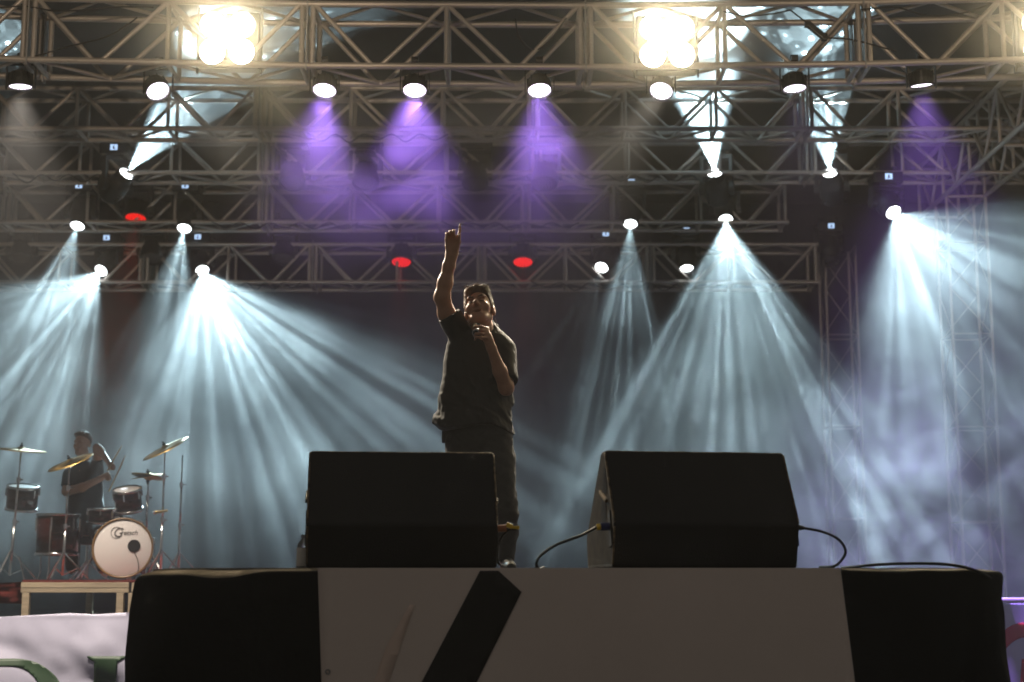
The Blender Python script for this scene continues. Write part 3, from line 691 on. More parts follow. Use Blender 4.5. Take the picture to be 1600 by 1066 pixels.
    cnt = np.zeros(tuple(n-1), np.int8)
    cor = [(a, b, c) for a in (0, 1) for b in (0, 1) for c in (0, 1)]
    S_ = lambda A, o: A[o[0]:A.shape[0]-1+o[0], o[1]:A.shape[1]-1+o[1], o[2]:A.shape[2]-1+o[2]]
    for o in cor: cnt += S_(ins, o)
    act = (cnt > 0) & (cnt < 8); I = np.argwhere(act); idx[act] = np.arange(len(I))
    acc = np.zeros((len(I), 3)); num = np.zeros((len(I), 1))
    for o in cor:
        for ax in range(3):
            if o[ax]: continue
            o2 = list(o); o2[ax] = 1
            va = F[I[:, 0]+o[0], I[:, 1]+o[1], I[:, 2]+o[2]]; vb = F[I[:, 0]+o2[0], I[:, 1]+o2[1], I[:, 2]+o2[2]]
            c = (va < 0) != (vb < 0); t = np.where(c, va/np.where(np.abs(va-vb) < 1e-9, 1, va-vb), 0)
            pt = np.tile(np.array(o, float), (len(I), 1)); pt[:, ax] += t
            acc += pt*c[:, None]; num += c[:, None]
    V = lo+h*(I+acc/np.maximum(num, 1))
    Q = []
    for ax in range(3):
        b, c = (ax+1) % 3, (ax+2) % 3
        s0 = [slice(1, n[i]-1) for i in range(3)]; s1 = list(s0); s0[ax] = slice(0, n[ax]-1); s1[ax] = slice(1, n[ax])
        A = ins[tuple(s0)]; B = ins[tuple(s1)]; E = np.argwhere(A != B); E_ = E.copy(); E_[:, b] += 1; E_[:, c] += 1
        fl = A[tuple(E.T)]
        def cell(db, dc):
            e = E_.copy(); e[:, b] -= db; e[:, c] -= dc; return idx[tuple(e.T)]
        q = np.stack([cell(1, 1), cell(0, 1), cell(0, 0), cell(1, 0)], 1)
        q[~fl] = q[~fl][:, ::-1]; Q.append(q)
    Q = np.concatenate(Q)
    for _ in range(2):   # light smoothing
        acc = np.zeros_like(V); nn = np.zeros((len(V), 1))
        for j in range(4):
            a, b = Q[:, j], Q[:, (j+1) % 4]
            np.add.at(acc, a, V[b]); np.add.at(nn, a, 1)
        V = V*.5+.5*acc/np.maximum(nn, 1)
    me = bpy.data.meshes.new('body'); me.from_pydata(V.tolist(), [], Q.tolist()); me.polygons.foreach_set('use_smooth', [True]*len(me.polygons)); me.update()
    return me
def place(name, me, m, parent):
    me.transform(Matrix.Translation(-wloc(parent))); o = link(name, me, m, parent); me.name = name; return o
def skinmat(name, col):
    m = mat(name, col, .48, vary=.12, scale=30, bump=.08, bscale=260, spec=.4); b = m.node_tree.nodes['Principled BSDF']
    b.inputs['Subsurface Weight'].default_value = .12; b.inputs['Subsurface Radius'].default_value = (.8, .3, .15); b.inputs['Subsurface Scale'].default_value = .012
    return m
SKIN = skinmat('skin', (.46, .25, .16)); HAIR = mat('brown_hair', (.12, .062, .03), .42, bump=.9, bscale=120, stretch=(1, 1, .25), vary=.4, scale=60)
SHIRT = mat('black_shirt', (.010, .009, .0085), .78, bump=.25, bscale=180, vary=.2, scale=5, sheen=.06)
JEANS = mat('black_jeans', (.011, .0105, .0115), .8, bump=.3, bscale=160, vary=.3, scale=8, sheen=.1)
SHOE = mat('black_shoe', (.012, .012, .012), .5)
def head_prims(c, R, s=1.0):
    c = Vector(c); T = lambda x, y, z: c+R @ (Vector((x, y, z))*s)
    E = lambda x, y, z, a, b, d, k=.02, op='+': ell(T(x, y, z), (a*s, b*s, d*s), R, k*s, op)
    C = lambda p, q, ra, rb, k=.012, op='+': rcone(T(*p), T(*q), ra*s, rb*s, k*s, op)
    L = [E(0, .015, .032, .075, .094, .083, .03), E(0, -.028, -.028, .059, .064, .094, .025), E(0, -.045, -.094, .042, .042, .032, .03), C((-.049, .0, -.065), (-.018, -.06, -.1), .017, .02, .02), C((.049, .0, -.065), (.018, -.06, -.1), .017, .02, .02),
         C((-.038, -.085, .022), (.038, -.085, .022), .013, .013, .015), C((0, -.088, .01), (0, -.118, -.03), .008, .0135, .008), E(-.013, -.1, -.034, .01, .011, .009, .008), E(.013, -.1, -.034, .01, .011, .009, .008),
         E(-.044, -.062, -.028, .022, .024, .024, .02), E(.044, -.062, -.028, .022, .024, .024, .02),
         E(-.031, -.097, .001, .021, .019, .012, .010, '-'), E(.031, -.097, .001, .021, .019, .012, .010, '-'), E(-.031, -.0765, .0, .0135, .013, .0105, .003), E(.031, -.0765, .0, .0135, .013, .0105, .003),
         C((-.02, -.088, -.062), (.02, -.088, -.062), .0085, .0085, .006), C((-.016, -.086, -.082), (.016, -.086, -.082), .0085, .0085, .006), E(0, -.098, -.0725, .019, .026, .0085, .003, '-'),
         E(-.077, .012, -.012, .011, .021, .033, .008), E(.077, .012, -.012, .011, .021, .033, .008), E(-.091, .0, -.008, .008, .012, .018, .006, '-'), E(.091, .0, -.008, .008, .012, .018, .006, '-')]
    return L
def hair_prims(c, R, s=1.0):
    c = Vector(c); T = lambda x, y, z: c+R @ (Vector((x, y, z))*s)
    nrm = R @ Vector((0, -.75, -1)).normalized(); pc = T(0, -.02, .056)
    return [ell(T(0, .018, .036), (.083*s, .101*s, .09*s), R, .02*s), ell(T(-.018, -.045, .094), (.05*s, .045*s, .028*s), R, .04*s), ell(T(.03, -.02, .1), (.04*s, .05*s, .026*s), R, .04*s)], (pc, nrm)
def nz(x, y, z, f, seed):
    """cheap layered sine noise on arrays"""
    v = 0; a = 1.0; rs = np.random.RandomState(seed)
    for o in range(4):
        for _ in range(3):
            d = rs.normal(size=3); d /= np.linalg.norm(d); v = v+a*np.sin(f*(d[0]*x+d[1]*y+d[2]*z)+rs.rand()*6.28)
        f *= 1.9; a *= .5
    return v/3

# ------------------------------------------------------------------ the singer
YS = 9.2
def q(px, py, dy=0.0): return P(px, py, YS+dy)
foot = q(752, 890); 
sing = empty('person', (foot.x, YS, ZT), 'singer in black shirt pointing up with one arm, holding a microphone to the mouth', 'person')
RH = (Matrix.Rotation(math.radians(-27), 3, 'X') @ Matrix.Rotation(math.radians(-5), 3, 'Y') @ Matrix.Rotation(math.radians(-10), 3, 'Z'))
HC = q(749, 485, -.03)
body = head_prims(HC, RH, 1.13)
body += [rcone(q(753, 498, .02), q(756, 530, .03), .064, .068, .03), rcone(q(756, 512, -.02), q(757, 532, .0), .054, .06, .03)]
# trunk (under the clothes) and legs keep the figure one surface
body += [rcone(q(752, 540, .03), q(750, 600, .03), .12, .11, .05), rcone(q(750, 600, .03), q(748, 680, .03), .11, .12, .05), rcone(q(722, 532, .03), q(780, 552, .03), .055, .055, .04),
         rcone(q(724, 700, .02), q(716, 800, .0), .07, .05, .04), rcone(q(716, 800, .0), q(712, 884, .03), .05, .035, .03), rcone(q(780, 700, .02), q(789, 795, -.02), .07, .05, .04), rcone(q(789, 795, -.02), q(790, 884, .03), .05, .035, .03)]
# raised arm
sh, el_, wr_ = q(717, 522, 0), q(691, 464, -.10), q(705, 401, -.13)
body += [rcone(sh, q(698, 491, -.05), .060, .052, .03), rcone(q(698, 491, -.05), el_, .052, .046, .03), rcone(q(687, 466, -.09), q(690, 460, -.10), .03, .03, .02), rcone(el_, q(695.5, 442, -.11), .045, .044, .03), rcone(q(695.5, 442, -.11), q(701.5, 415, -.125), .043, .0345, .03), rcone(q(701.5, 415, -.125), wr_, .0345, .030, .03), rcone(wr_, q(706, 388, -.13), .030, .030, .03)]
kx = [(698, 374, -.125), (703.3, 371.5, -.128), (709, 371, -.13), (715, 372.5, -.132)]
for x, y, d in kx: body.append(rcone(q(706.3+(x-706.3)*.55, 397, -.13), q(x, y, d), .0185, .0138, .018))
body.append(rcone(q(700, 385, -.13), q(713, 386, -.132), .016, .017, .014))
for (x, y, d), top in zip(kx[:3], (363.2, 359.5, 358.3)):
    body += [rcone(q(x, y, d), q(x, top+2, d-.012), .0098, .0092, .006), rcone(q(x, top+2, d-.012), q(x+.3, top+2.8, d-.036), .009, .0085, .005), rcone(q(x+.3, top+2.8, d-.036), q(x+.5, top+7.5, d-.043), .0085, .0075, .005)]
body += [rcone(q(715, 372.5, -.132), q(718.6, 361, -.135), .0102, .0092, .006), rcone(q(718.6, 361, -.135), q(718.9, 350.6, -.132), .0088, .0068, .005)]
body += [rcone(q(711, 390, -.135), q(717.2, 379, -.15), .0175, .0125, .012), rcone(q(717.2, 379, -.15), q(718.3, 366.5, -.158), .0115, .0085, .006)]
# arm with the microphone
TAIL, MID, GR = q(743.2, 520.5, -.325), q(744.2, 517, -.245), q(746, 511.5, -.185)
el2, wr2 = q(791, 606, -.12), q(767.5, 543, -.27)
body += [rcone(q(790, 553, .01), el2, .05, .044, .03), rcone(el2, q(781, 580, -.19), .045, .041, .025), rcone(q(781, 580, -.19), wr2, .040, .028, .025)]
pm = q(760, 526, -.285)
body += [rcone(wr2, pm, .027, .027, .02), rcone(pm, q(755, 517, -.285), .026, .02, .015), rcone(q(766, 532, -.28), q(760, 517, -.275), .02, .017, .014)]
for k, (ky, ty) in enumerate(((513, 511.5), (517.5, 516.5), (522, 522), (527, 527))):
    d0 = -.262-.014*k
    body += [rcone(q(763-k*.8, ky+1, d0-.005), q(753-k*.5, ky-2.2+k*.8, d0-.038), .0105, .0095, .007), rcone(q(753-k*.5, ky-2.2+k*.8, d0-.038), q(742.5+k*.4, ty-1+k*.4, d0-.034), .0094, .0085, .005), rcone(q(742.5+k*.4, ty-1+k*.4, d0-.034), q(740.5+k*.5, ty+4, d0-.012), .0084, .0072, .005)]
body += [rcone(q(764, 522, -.27), q(753, 514, -.23), .014, .0115, .01), rcone(q(753, 514, -.23), q(743, 509, -.222), .011, .0085, .006)]
place('body', sdf_mesh(body, .0046), SKIN, sing)
# hair
hp, (pc, pn) = hair_prims(HC, RH, 1.13)
def hd(x, y, z):
    cut = (x-pc.x)*pn.x+(y-pc.y)*pn.y+(z-pc.z)*pn.z
    cut = cut-10*(x-HC.x)**2+.011*nz(x, y, z*.3, 70, 6)
    return .0045*nz(x, y, z*.5, 95, 3)+.003*nz(x, y, z, 260, 4)+np.maximum(0, cut)*4
hairo = place('hair', sdf_mesh(hp, .0042, hd), HAIR, sing)
rh = random.Random(5); hv = hairo.data.vertices; bm = NB(); bm.from_mesh(hairo.data); cl = HC-wloc(sing)
top_ = RH @ Vector((0, -.25, 1))
for _ in range(900):
    v = hv[rh.randrange(len(hv))]; nrm = v.normal
    if nrm.dot(top_) < -.15: continue
    d = (nrm*.28+top_*.2+RH @ Vector((.5, -.75, .1))*.8+Vector((rh.uniform(-.4, .4), rh.uniform(-.4, .4), rh.uniform(-.2, .4)))).normalized()
    ln = rh.uniform(.010, .022)*((1.9 if rh.random() < .12 else 1.2) if nrm.dot(top_) > .5 else .6); p = v.co-nrm*.004
    tube(bm, [p, p+d*ln*.55, p+(d*.8+RH @ Vector((.2, -.3, -.1))).normalized()*ln], [.0032, .0022, .0005], 4, caps=False)
bm.to_mesh(hairo.data); bm.free(); hairo.data.polygons.foreach_set('use_smooth', [True]*len(hairo.data.polygons))
T_ = lambda x, y, z: HC+RH @ (Vector((x, y, z))*1.13)
for sx in (-1, 1): place('eyebrow', sdf_mesh([rcone(T_(sx*.014, -.1, .02), T_(sx*.034, -.098, .026), .0042, .0048, .006), rcone(T_(sx*.034, -.098, .026), T_(sx*.052, -.084, .02), .0046, .003, .006)], .0022), HAIR, sing)
for sx in (-1, 1): place('eye_lashes', sdf_mesh([rcone(T_(sx*.02, -.0885, -.004), T_(sx*.032, -.0905, -.006), .0024, .0026, .003), rcone(T_(sx*.032, -.0905, -.006), T_(sx*.044, -.086, -.003), .0026, .0018, .003)], .0016), HAIR, sing)
# shirt
def sec(py, l, r, b, dy=.03):
    a = q(l, py, dy); c = q(r, py, dy); return ((a.z+c.z)/2, (a.x+c.x)/2, YS+dy, (c.x-a.x)/2, b)
secs = [sec(682, 676, 803, .165), sec(672, 674, 801.5, .165), sec(657, 675, 800.5, .158), sec(640, 682, 800, .146), sec(600, 690.5, 801.5, .132), sec(565, 693, 803, .132), sec(540, 697, 802, .125), sec(526, 704, 794, .108), sec(516, 719, 782, .085), sec(508, 733, 774, .07), sec(503, 737, 771, .064)]
ad = (q(694, 478, -.075)-sh).normalized(); cA = q(698, 494, -.05)
ad2 = (el2-q(797, 552, 0)).normalized(); cB = q(797, 552, 0).lerp(el2, .80)
shirt = [loft(secs), rcone(q(722, 527, .01), q(692, 476, -.08), .080, .076, .03, cut=(tuple(cA), tuple(ad))), rcone(q(787, 549, .01), el2+ad2*.05, .08, .078, .035, cut=(tuple(cB), tuple(ad2))),
         rcone(q(745, 506, -.05), q(775, 510, .06), .016, .016, .012), rcone(q(735, 510, -.02), q(752, 524, -.09), .014, .012, .012), rcone(q(772, 512, -.01), q(757, 526, -.09), .014, .012, .012),
         ell(HC-Vector((0, 0, .085)), (.055, .06, .06), None, .008, '-'), rcone(q(752, 512, -.11), q(754, 533, -.15), .034, .006, .006, '-')]
zh = q(700, 668).z
def sd(x, y, z):
    hem = zh+.012*np.sin((x-foot.x)*11+1.2)-.035*np.clip((x-q(770, 668).x)*9, 0, 1)+.035*np.clip((q(694, 668).x-x)*16, 0, 1)
    fold = .015*nz(x*1.1+z*.45, y*1.1, z*.28, 24, 11)+.009*nz(x+z*.9, y, z*.35-x*.3, 52, 12)+.002*nz(x, y, z, 130, 13)
    low = np.clip((q(752, 560).z-z)*3, .25, 1)
    # button placket
    pl = -.004*np.exp(-((x-foot.x-.012-(z-zh)*.03)/.014)**2)*(y < YS)
    return fold*low+pl+np.maximum(0, hem-z)*3
place('shirt', sdf_mesh(shirt, .006, sd), SHIRT, sing)
# hollow hem shade is given by the trousers below; trousers
tz = [sec(735, 699, 802, .12, .02), sec(712, 695, 803, .125, .02), sec(690, 695, 801.5, .125, .02), sec(672, 696, 799, .12, .02), sec(660, 697, 798, .115, .02)]
hi1, kn1, an1 = q(724, 722, .02), q(716, 800, -.01), q(713, 882, .03); hi2, kn2, an2 = q(780, 722, .02), q(790, 796, -.03), q(790.5, 878, .03)
tr = [loft(tz, .03), rcone(hi1, kn1, .098, .074, .04), rcone(kn1, q(715, 840, .01), .074, .066, .03), rcone(q(715, 840, .01), an1, .066, .054, .03), rcone(hi2, kn2, .093, .074, .04), rcone(kn2, q(792.5, 830, 0), .074, .066, .03), rcone(q(792.5, 830, 0), an2, .066, .05, .03, cut=(tuple(an2), (0, 0, -1)))]
place('trousers', sdf_mesh(tr, .0065, lambda x, y, z: .007*nz(x*.6, y*.6, z*1.2, 44, 21)*(.4+1.2*np.exp(-((z-kn2.z)/.12)**2))+.0025*nz(x, y, z, 110, 22)), JEANS, sing)
bm_ = []
for f, n_ in ((q(712, 890, .0), 0), (q(791, 890, .0), 1)):
    z0 = ZT+.03
    me = sdf_mesh([rcone((f.x, YS+.06, z0+.035), (f.x+(.03 if n_ else -.03), YS-.16, z0+.0), .04, .034, .02), rcone((f.x, YS+.06, z0+.03), (f.x, YS+.06, z0+.1), .04, .045, .02)], .008); place('shoe', me, SHOE, sing)
# microphone, belt pack, earphone wire
mic = empty('microphone', tuple(MID), 'dark microphone with silver ring held up to the singer\'s mouth', 'microphone')
ax = (GR-TAIL).normalized(); LN = (GR-TAIL).length; M = Matrix.Translation(TAIL) @ rotz_to(ax)
bm = NB(); lathe(bm, [(0, .004), (.011, .004), (.015, 0), (.019, .004), (.0195, .02), (.018, .03), (.02, LN-.05), (.024, LN-.03)], M, 22); obj('handle', bm, BLKM, mic, smooth=True)
bm = NB(); lathe(bm, [(.0185, .0), (.021, .002), (.021, .012), (.0185, .014)], M, 22); obj('ring', bm, mat('chrome', (.7, .7, .7), .15, 1.0), mic, smooth=True)
bm = NB(); lathe(bm, [(.024, LN-.03), (.027, LN-.02), (.028, LN), (.022, LN+.018), (.01, LN+.026), (0, LN+.027)], M, 22); obj('grille', bm, GRILL, mic, smooth=True)
c = q(694, 683, .02); bm = NB(); box(bm, c, (.028, .05, .075), bev=.006); box(bm, c+Vector((0, -.01, .048)), (.012, .012, .03), bev=.003); box(bm, c+Vector((.013, 0, .01)), (.006, .03, .06), bev=.002)
tag(obj('belt_pack', bm, BLK), 'small black belt pack clipped at the singer\'s hip', 'transmitter')
bm = NB(); tube(bm, spline([q(774, 497, -.0), q(776, 508, .01), q(774, 520, .02), q(776, 530, -.01), q(772, 536, -.07)], 8), .0022, 6); tag(obj('earphone_wire', bm, mat('clear_wire', (.5, .48, .45), .3), smooth=True), 'thin pale earphone wire hanging from the singer\'s ear', 'wire')
# ------------------------------------------------------------------ drum riser, drum kit, drummer
WOOD = mat('raw_timber', (.50, .40, .27), .7, vary=.35, scale=5, bump=.3, bscale=40, stretch=(.4, 4, 4))
CARP = mat('red_carpet', (.16, .018, .012), .9, vary=.3, scale=20, bump=.3, bscale=150)
CHR = mat('chrome_stand', (.68, .67, .65), .2, 1.0); BRASS = mat('cymbal_brass', (.36, .25, .09), .38, 1.0, aniso=.7, rvar=.1, scale=40, vary=.1)
MAHO = mat('dark_red_shell', (.05, .010, .008), .25, coat=.6, vary=.3, scale=12, stretch=(1, 1, 8)); HEADW = mat('white_drum_head', (.84, .79, .74), .35, coat=.3, spec=.4); HOOP = mat('wood_hoop', (.22, .13, .05), .4)
INK = mat('grey_ink', (.13, .12, .11), .5)
YR = 14.2; zr = P(800, 906, YR).z; xr0 = P(36, 906, YR).x; xr1 = P(380, 906, YR).x
riser = empty('drum_riser', ((xr0+xr1)/2, YR+1, ZM), 'timber drum riser topped with red carpet at lower left', 'riser')
bm = NB(); box(bm, ((xr0+xr1)/2, YR+1.1, zr-.012), (xr1-xr0-.02, 2.3, .02)); obj('carpet', bm, CARP, riser)
def plank(c, s): bm = NB(); box(bm, c, s, bev=.004); obj('beam', bm, WOOD, riser)
x2 = P(204, 906, YR).x
plank(((xr0+x2)/2, YR-.03, zr-.05), (x2-xr0, .05, .05)); plank(((xr0+x2)/2, YR-.028, zr-.098), (x2-xr0, .05, .04)); plank(((x2+xr1)/2+.01, YR-.03, zr-.07), (xr1-x2-.03, .05, .085))
for px in (43, 190, 207, 330):
    for y in (YR-.03, YR+2.1):
        bm = NB(); xx = P(px, 930, YR).x; box(bm, (xx, y+.003, (zr-.121+ZM)/2), (.066 if px != 207 else .05, .06, zr-.121-ZM), bev=.004); obj('leg', bm, WOOD, riser)
# carpet end hanging down at the left
bm = NB(); n = 8; rows = []
for j in range(n+1):
    t = j/n; rows.append([bm.verts.new((xr0-.01-.75*k/12+.02*t, YR-.02+.03*mnoise.noise((k*.6, j*.5, 1)), zr-.02-.20*t*(1-.02*k)-.012*k/12*0-.035*(k/12))) for k in range(13)])
for A, B in zip(rows[:-1], rows[1:]):
    for k in range(12): bm.faces.new((A[k], A[k+1], B[k+1], B[k]))
bmesh.ops.solidify(bm, geom=bm.faces[:], thickness=.008); obj('carpet_flap', bm, CARP, riser, smooth=True)
kit = 'drum kit on the riser'
def lugs(parent, c, R, axis, n, L, z0):
    M = Matrix.Translation(c) @ rotz_to(axis)
    for k in range(n):
        a = 2*math.pi*(k+.5)/n; bm = NB(); box(bm, M @ Vector((R*math.cos(a), R*math.sin(a), z0)), (.022, .018, L), rotz_to(axis) @ Matrix.Rotation(a, 4, 'Z'), bev=.004); obj('lug', bm, CHR, parent)
# bass drum
cb = P(192, 853, 14.55); RB = .28; ax = Vector((.16, -1, 0)).normalized(); cb.z = zr+RB+.02
bd = empty('bass_drum', (cb.x, cb.y, zr), 'bass drum with white printed front head and dark port hole', 'drum', kit); M = Matrix.Translation(cb) @ rotz_to(ax)
bm = NB(); lathe(bm, [(RB-.012, -.42), (RB-.008, -.42), (RB-.008, -.02), (RB-.012, -.02)], M, 48); obj('shell', bm, MAHO, bd, smooth=True)
bm = NB(); lathe(bm, [(RB-.012, 0), (RB-.02, .004), (0, .005)], M, 48); hd_ = obj('front_head', bm, HEADW, bd, smooth=True)
bm = NB(); lathe(bm, [(RB-.014, -.03), (RB+.006, -.03), (RB+.008, .012), (RB-.004, .014), (RB-.012, .008)], M, 48); obj('hoop', bm, HOOP, bd, smooth=True)
pcx = M @ Vector((0, 0, 0))
rgt = Vector((0, 0, 1)).cross(-ax).normalized()*-1
if rgt.x < 0: rgt = -rgt
def on_head(u, v, off=.0065): return cb+ax*off+rgt*u+Vector((0, 0, v))
bm = NB(); Mp = Matrix.Translation(on_head(.105, .02, .006)) @ rotz_to(ax); lathe(bm, [(.056, 0), (.056, .002), (0, .002)], Mp, 28); obj('port_hole', bm, RUB, hd_)
bm = NB(); lathe(bm, [(.055, .002), (.06, .002), (.06, .004), (.055, .004)], Mp, 28); obj('port_ring', bm, BLK, hd_)
def text(s, size, org, m, parent, shear=.25, name='lettering', space=1.0):
    cu = bpy.data.curves.new('t', 'FONT'); cu.body = s; cu.size = size; cu.shear = shear; cu.space_character = space; cu.extrude = .0006
    o = bpy.data.objects.new('t', cu); COL.objects.link(o); bpy.context.view_layer.update()
    me = bpy.data.meshes.new_from_object(o.evaluated_get(bpy.context.evaluated_depsgraph_get())); bpy.data.objects.remove(o); me.name = name
    Rm = Matrix((rgt, Vector((0, 0, 1)), ax)).transposed().to_4x4()
    me.transform(Matrix.Translation(Vector(org)-wloc(parent)) @ Rm); me.materials.clear(); return link(name, me, m, parent)
text('G', .125, on_head(-.10, .105, .0068), INK, hd_); text('retsch', .066, on_head(-.025, .125, .0068), INK, hd_, space=.95)
bm = NB(); lathe(bm, [(.05, 0), (.055, 0), (.055, .001), (.05, .001)], Matrix.Translation(on_head(-.062, .145, .0066)) @ rotz_to(ax), 28); obj('printed_ring', bm, INK, hd_)
bm = NB(); tube(bm, spline([on_head(.105, -.03, .012), on_head(.14, -.1, .014), on_head(.155, -.17, .014), on_head(.15, -.235, .014)], 6), .003, 6); obj('mic_lead', bm, RUB, bd, smooth=True)
for k in range(8):
    a = 2*math.pi*(k+.5)/8; p = M @ Vector(((RB+.01)*math.cos(a), (RB+.01)*math.sin(a), .0)); bm = NB(); box(bm, p-ax*.02, (.03, .05, .03), rotz_to(ax) @ Matrix.Rotation(a, 4, 'Z'), bev=.006); obj('claw', bm, CHR, bd)
for s in (-1, 1):
    bm = NB(); tube(bm, [cb+rgt*s*(RB-.02)-ax*.1+Vector((0, 0, -.05)), cb+rgt*s*(RB+.13)+ax*.05+Vector((0, 0, -RB-.012))], .009, 8); obj('spur', bm, CHR, bd)
def tom(name, label, c, R, L, axis, leg=False):
    axis = Vector(axis).normalized(); c = Vector(c); M = Matrix.Translation(c) @ rotz_to(axis); o = empty(name, tuple(c), label, 'drum', kit)
    bm = NB(); lathe(bm, [(R-.004, -L/2), (R, -L/2), (R, L/2), (R-.004, L/2)], M, 36); obj('shell', bm, MAHO, o, smooth=True)
    for s in (-1, 1):
        bm = NB(); lathe(bm, [(R-.002, s*L/2-.012), (R+.012, s*L/2-.012), (R+.012, s*L/2+.012), (R-.002, s*L/2+.013)], M, 36); obj('rim', bm, CHR, o, smooth=True)
        bm = NB(); lathe(bm, [(R-.003, s*(L/2+.002)), (0, s*(L/2+.003))], M, 36); obj('drum_head', bm, HEADW, o)
    lugs(o, c, R+.008, axis, 6, L*.34, L*.26); 
    if leg:
        for k in range(3):
            a = 2*math.pi*k/3+.5; p = c+Vector(((R+.02)*math.cos(a), (R+.02)*math.sin(a), 0)); bm = NB(); tube(bm, [p+Vector((0, 0, L*.2)), (p.x, p.y, zr+.08), (p.x+.03*math.cos(a), p.y+.03*math.sin(a), zr+.003)], .007, 8); obj('leg', bm, CHR, o)
    return o
tom('floor_tom', 'dark red floor tom with chrome lugs left of the bass drum', P(90, 836, 14.9), .20, .38, (0, 0, 1), True)
tt = P(188, 782, 14.75)
t1 = tom('rack_tom', 'small dark red rack tom mounted above the bass drum', P(200, 781, 14.75), .13, .2, (-.05, -.35, 1))
bm = NB(); tube(bm, [P(176, 800, 14.66), P(175, 812, 14.62)], .012, 8); tube(bm, [P(190, 790, 14.72), P(176, 800, 14.66)], .01, 8); obj('mount', bm, CHR, t1)
tom('snare_drum', 'shallow snare drum behind the rack tom', P(165, 806, 15.0), .17, .13, (0, -.1, 1))
tom('rack_tom', 'dark rack tom at the left edge behind the first stand', P(35, 778, 15.0), .15, .22, (.1, -.2, 1))
# cymbals and stands
def stand(label, px, pyt, Y, legpy=None, tilt=0, name='cymbal_stand'):
    top = P(px, pyt, Y); o = empty(name, (top.x-tilt, Y, zr), label, 'stand', 'drum hardware on the riser'); b = Vector((top.x-tilt, Y, zr))
    H = top.z-zr
    bm = NB(); tube(bm, [b+Vector((0, 0, .04)), b.lerp(top, .45)], .0135, 10); obj('lower_tube', bm, CHR, o, smooth=True)
    bm = NB(); tube(bm, [b.lerp(top, .44), b.lerp(top, .78)], .0105, 10); obj('middle_tube', bm, CHR, o, smooth=True)
    bm = NB(); tube(bm, [b.lerp(top, .77), top+Vector((0, 0, .03))], .007, 10); obj('upper_tube', bm, CHR, o, smooth=True)
    for t in (.45, .78):
        c = b.lerp(top, t); bm = NB(); cyl(bm, c-Vector((0, 0, .025)), c+Vector((0, 0, .02)), .02, seg=12); cyl(bm, c, c+Vector((.045, -.01, 0)), .007, seg=8); obj('wing_clamp', bm, CHR, o)
    for k in range(3):
        a = 2*math.pi*k/3+.35; d = Vector((math.cos(a), math.sin(a), 0)); bm = NB(); tube(bm, [b+Vector((0, 0, .22*H))+d*.012, b+d*.24+Vector((0, 0, .012))], .008, 8); tube(bm, [b+Vector((0, 0, .05))+d*.01, b+d*.13+Vector((0, 0, .105))], .005, 6); obj('leg', bm, CHR, o)
    return top
def cymbal(label, c, R, nrm):
    M = Matrix.Translation(c) @ rotz_to(nrm); o = empty('cymbal', tuple(c), label, 'cymbal', 'cymbals of the drum kit')
    bm = NB(); lathe(bm, [(0.006, .022), (.02, .02), (.035, .010), (.045, .004), (R*.6, -.006), (R, -.016), (R, -.0175), (R*.6, -.0075), (.045, .0025), (.035, .0085), (.02, .0185), (.006, .0205)], M, 48); obj('bronze_disc', bm, BRASS, o, smooth=True)
    bm = NB(); cyl(bm, M @ Vector((0, 0, .021)), M @ Vector((0, 0, .04)), .016, seg=12); cyl(bm, M @ Vector((0, 0, .04)), M @ Vector((0, 0, .06)), .008, seg=10); obj('felt_and_nut', bm, BLK, o)
t = stand('chrome cymbal stand at the left picture edge', 33, 706, 14.6, tilt=.05); cymbal('thin cymbal on the stand at the left picture edge', t+Vector((0, 0, .03)), .24, (.1, -.12, 1))
t = stand('chrome cymbal stand in front of the floor tom', 109, 722, 14.45, tilt=.02); cymbal('tilted cymbal shining above the floor tom', t+Vector((0, 0, .01)), .225, (-.32, -.32, .9))
t = stand('tall chrome cymbal stand right of the bass drum', 258, 700, 14.5, tilt=.0); cymbal('tilted cymbal highest above the bass drum\'s right side', t+Vector((0, 0, .01)), .24, (-.42, -.3, .86))
t = stand('thin hi-hat stand behind the bass drum\'s right edge', 232, 742, 14.95, name='hi_hat_stand'); cymbal('flat upper hi-hat cymbal right of the rack tom', t+Vector((0, 0, 0)), .17, (-.15, -.12, 1)); cymbal('flat lower hi-hat cymbal right of the rack tom', t+Vector((0, 0, -.035)), .17, (-.15, -.12, -1))
stand('slim dark microphone stand farthest right on the riser', 285, 716, 15.1, name='microphone_stand')
bmx = empty('kit_microphone', tuple(P(258, 800, 14.45)), 'small brass-coloured microphone clipped to the tall cymbal stand', 'microphone'); bm = NB(); cyl(bm, P(243, 801, 14.45), P(262, 798, 14.45), .014, .011, seg=14); obj('mic_body', bm, BRASS, bmx)
bm = NB(); cyl(bm, P(240, 801.4, 14.45), P(243, 801, 14.45), .017, seg=14); obj('mic_head', bm, CHR, bmx)
bm = NB(); tube(bm, [P(30, 870, 14.4)+Vector((0, 0, 0)), (P(40, 870, 14.4).x, 14.4, zr)], .008, 6); 
tag(obj('tom_microphone_stand', bm, CHR), 'short chrome rod standing left of the floor tom', 'stand', 'drum hardware on the riser')
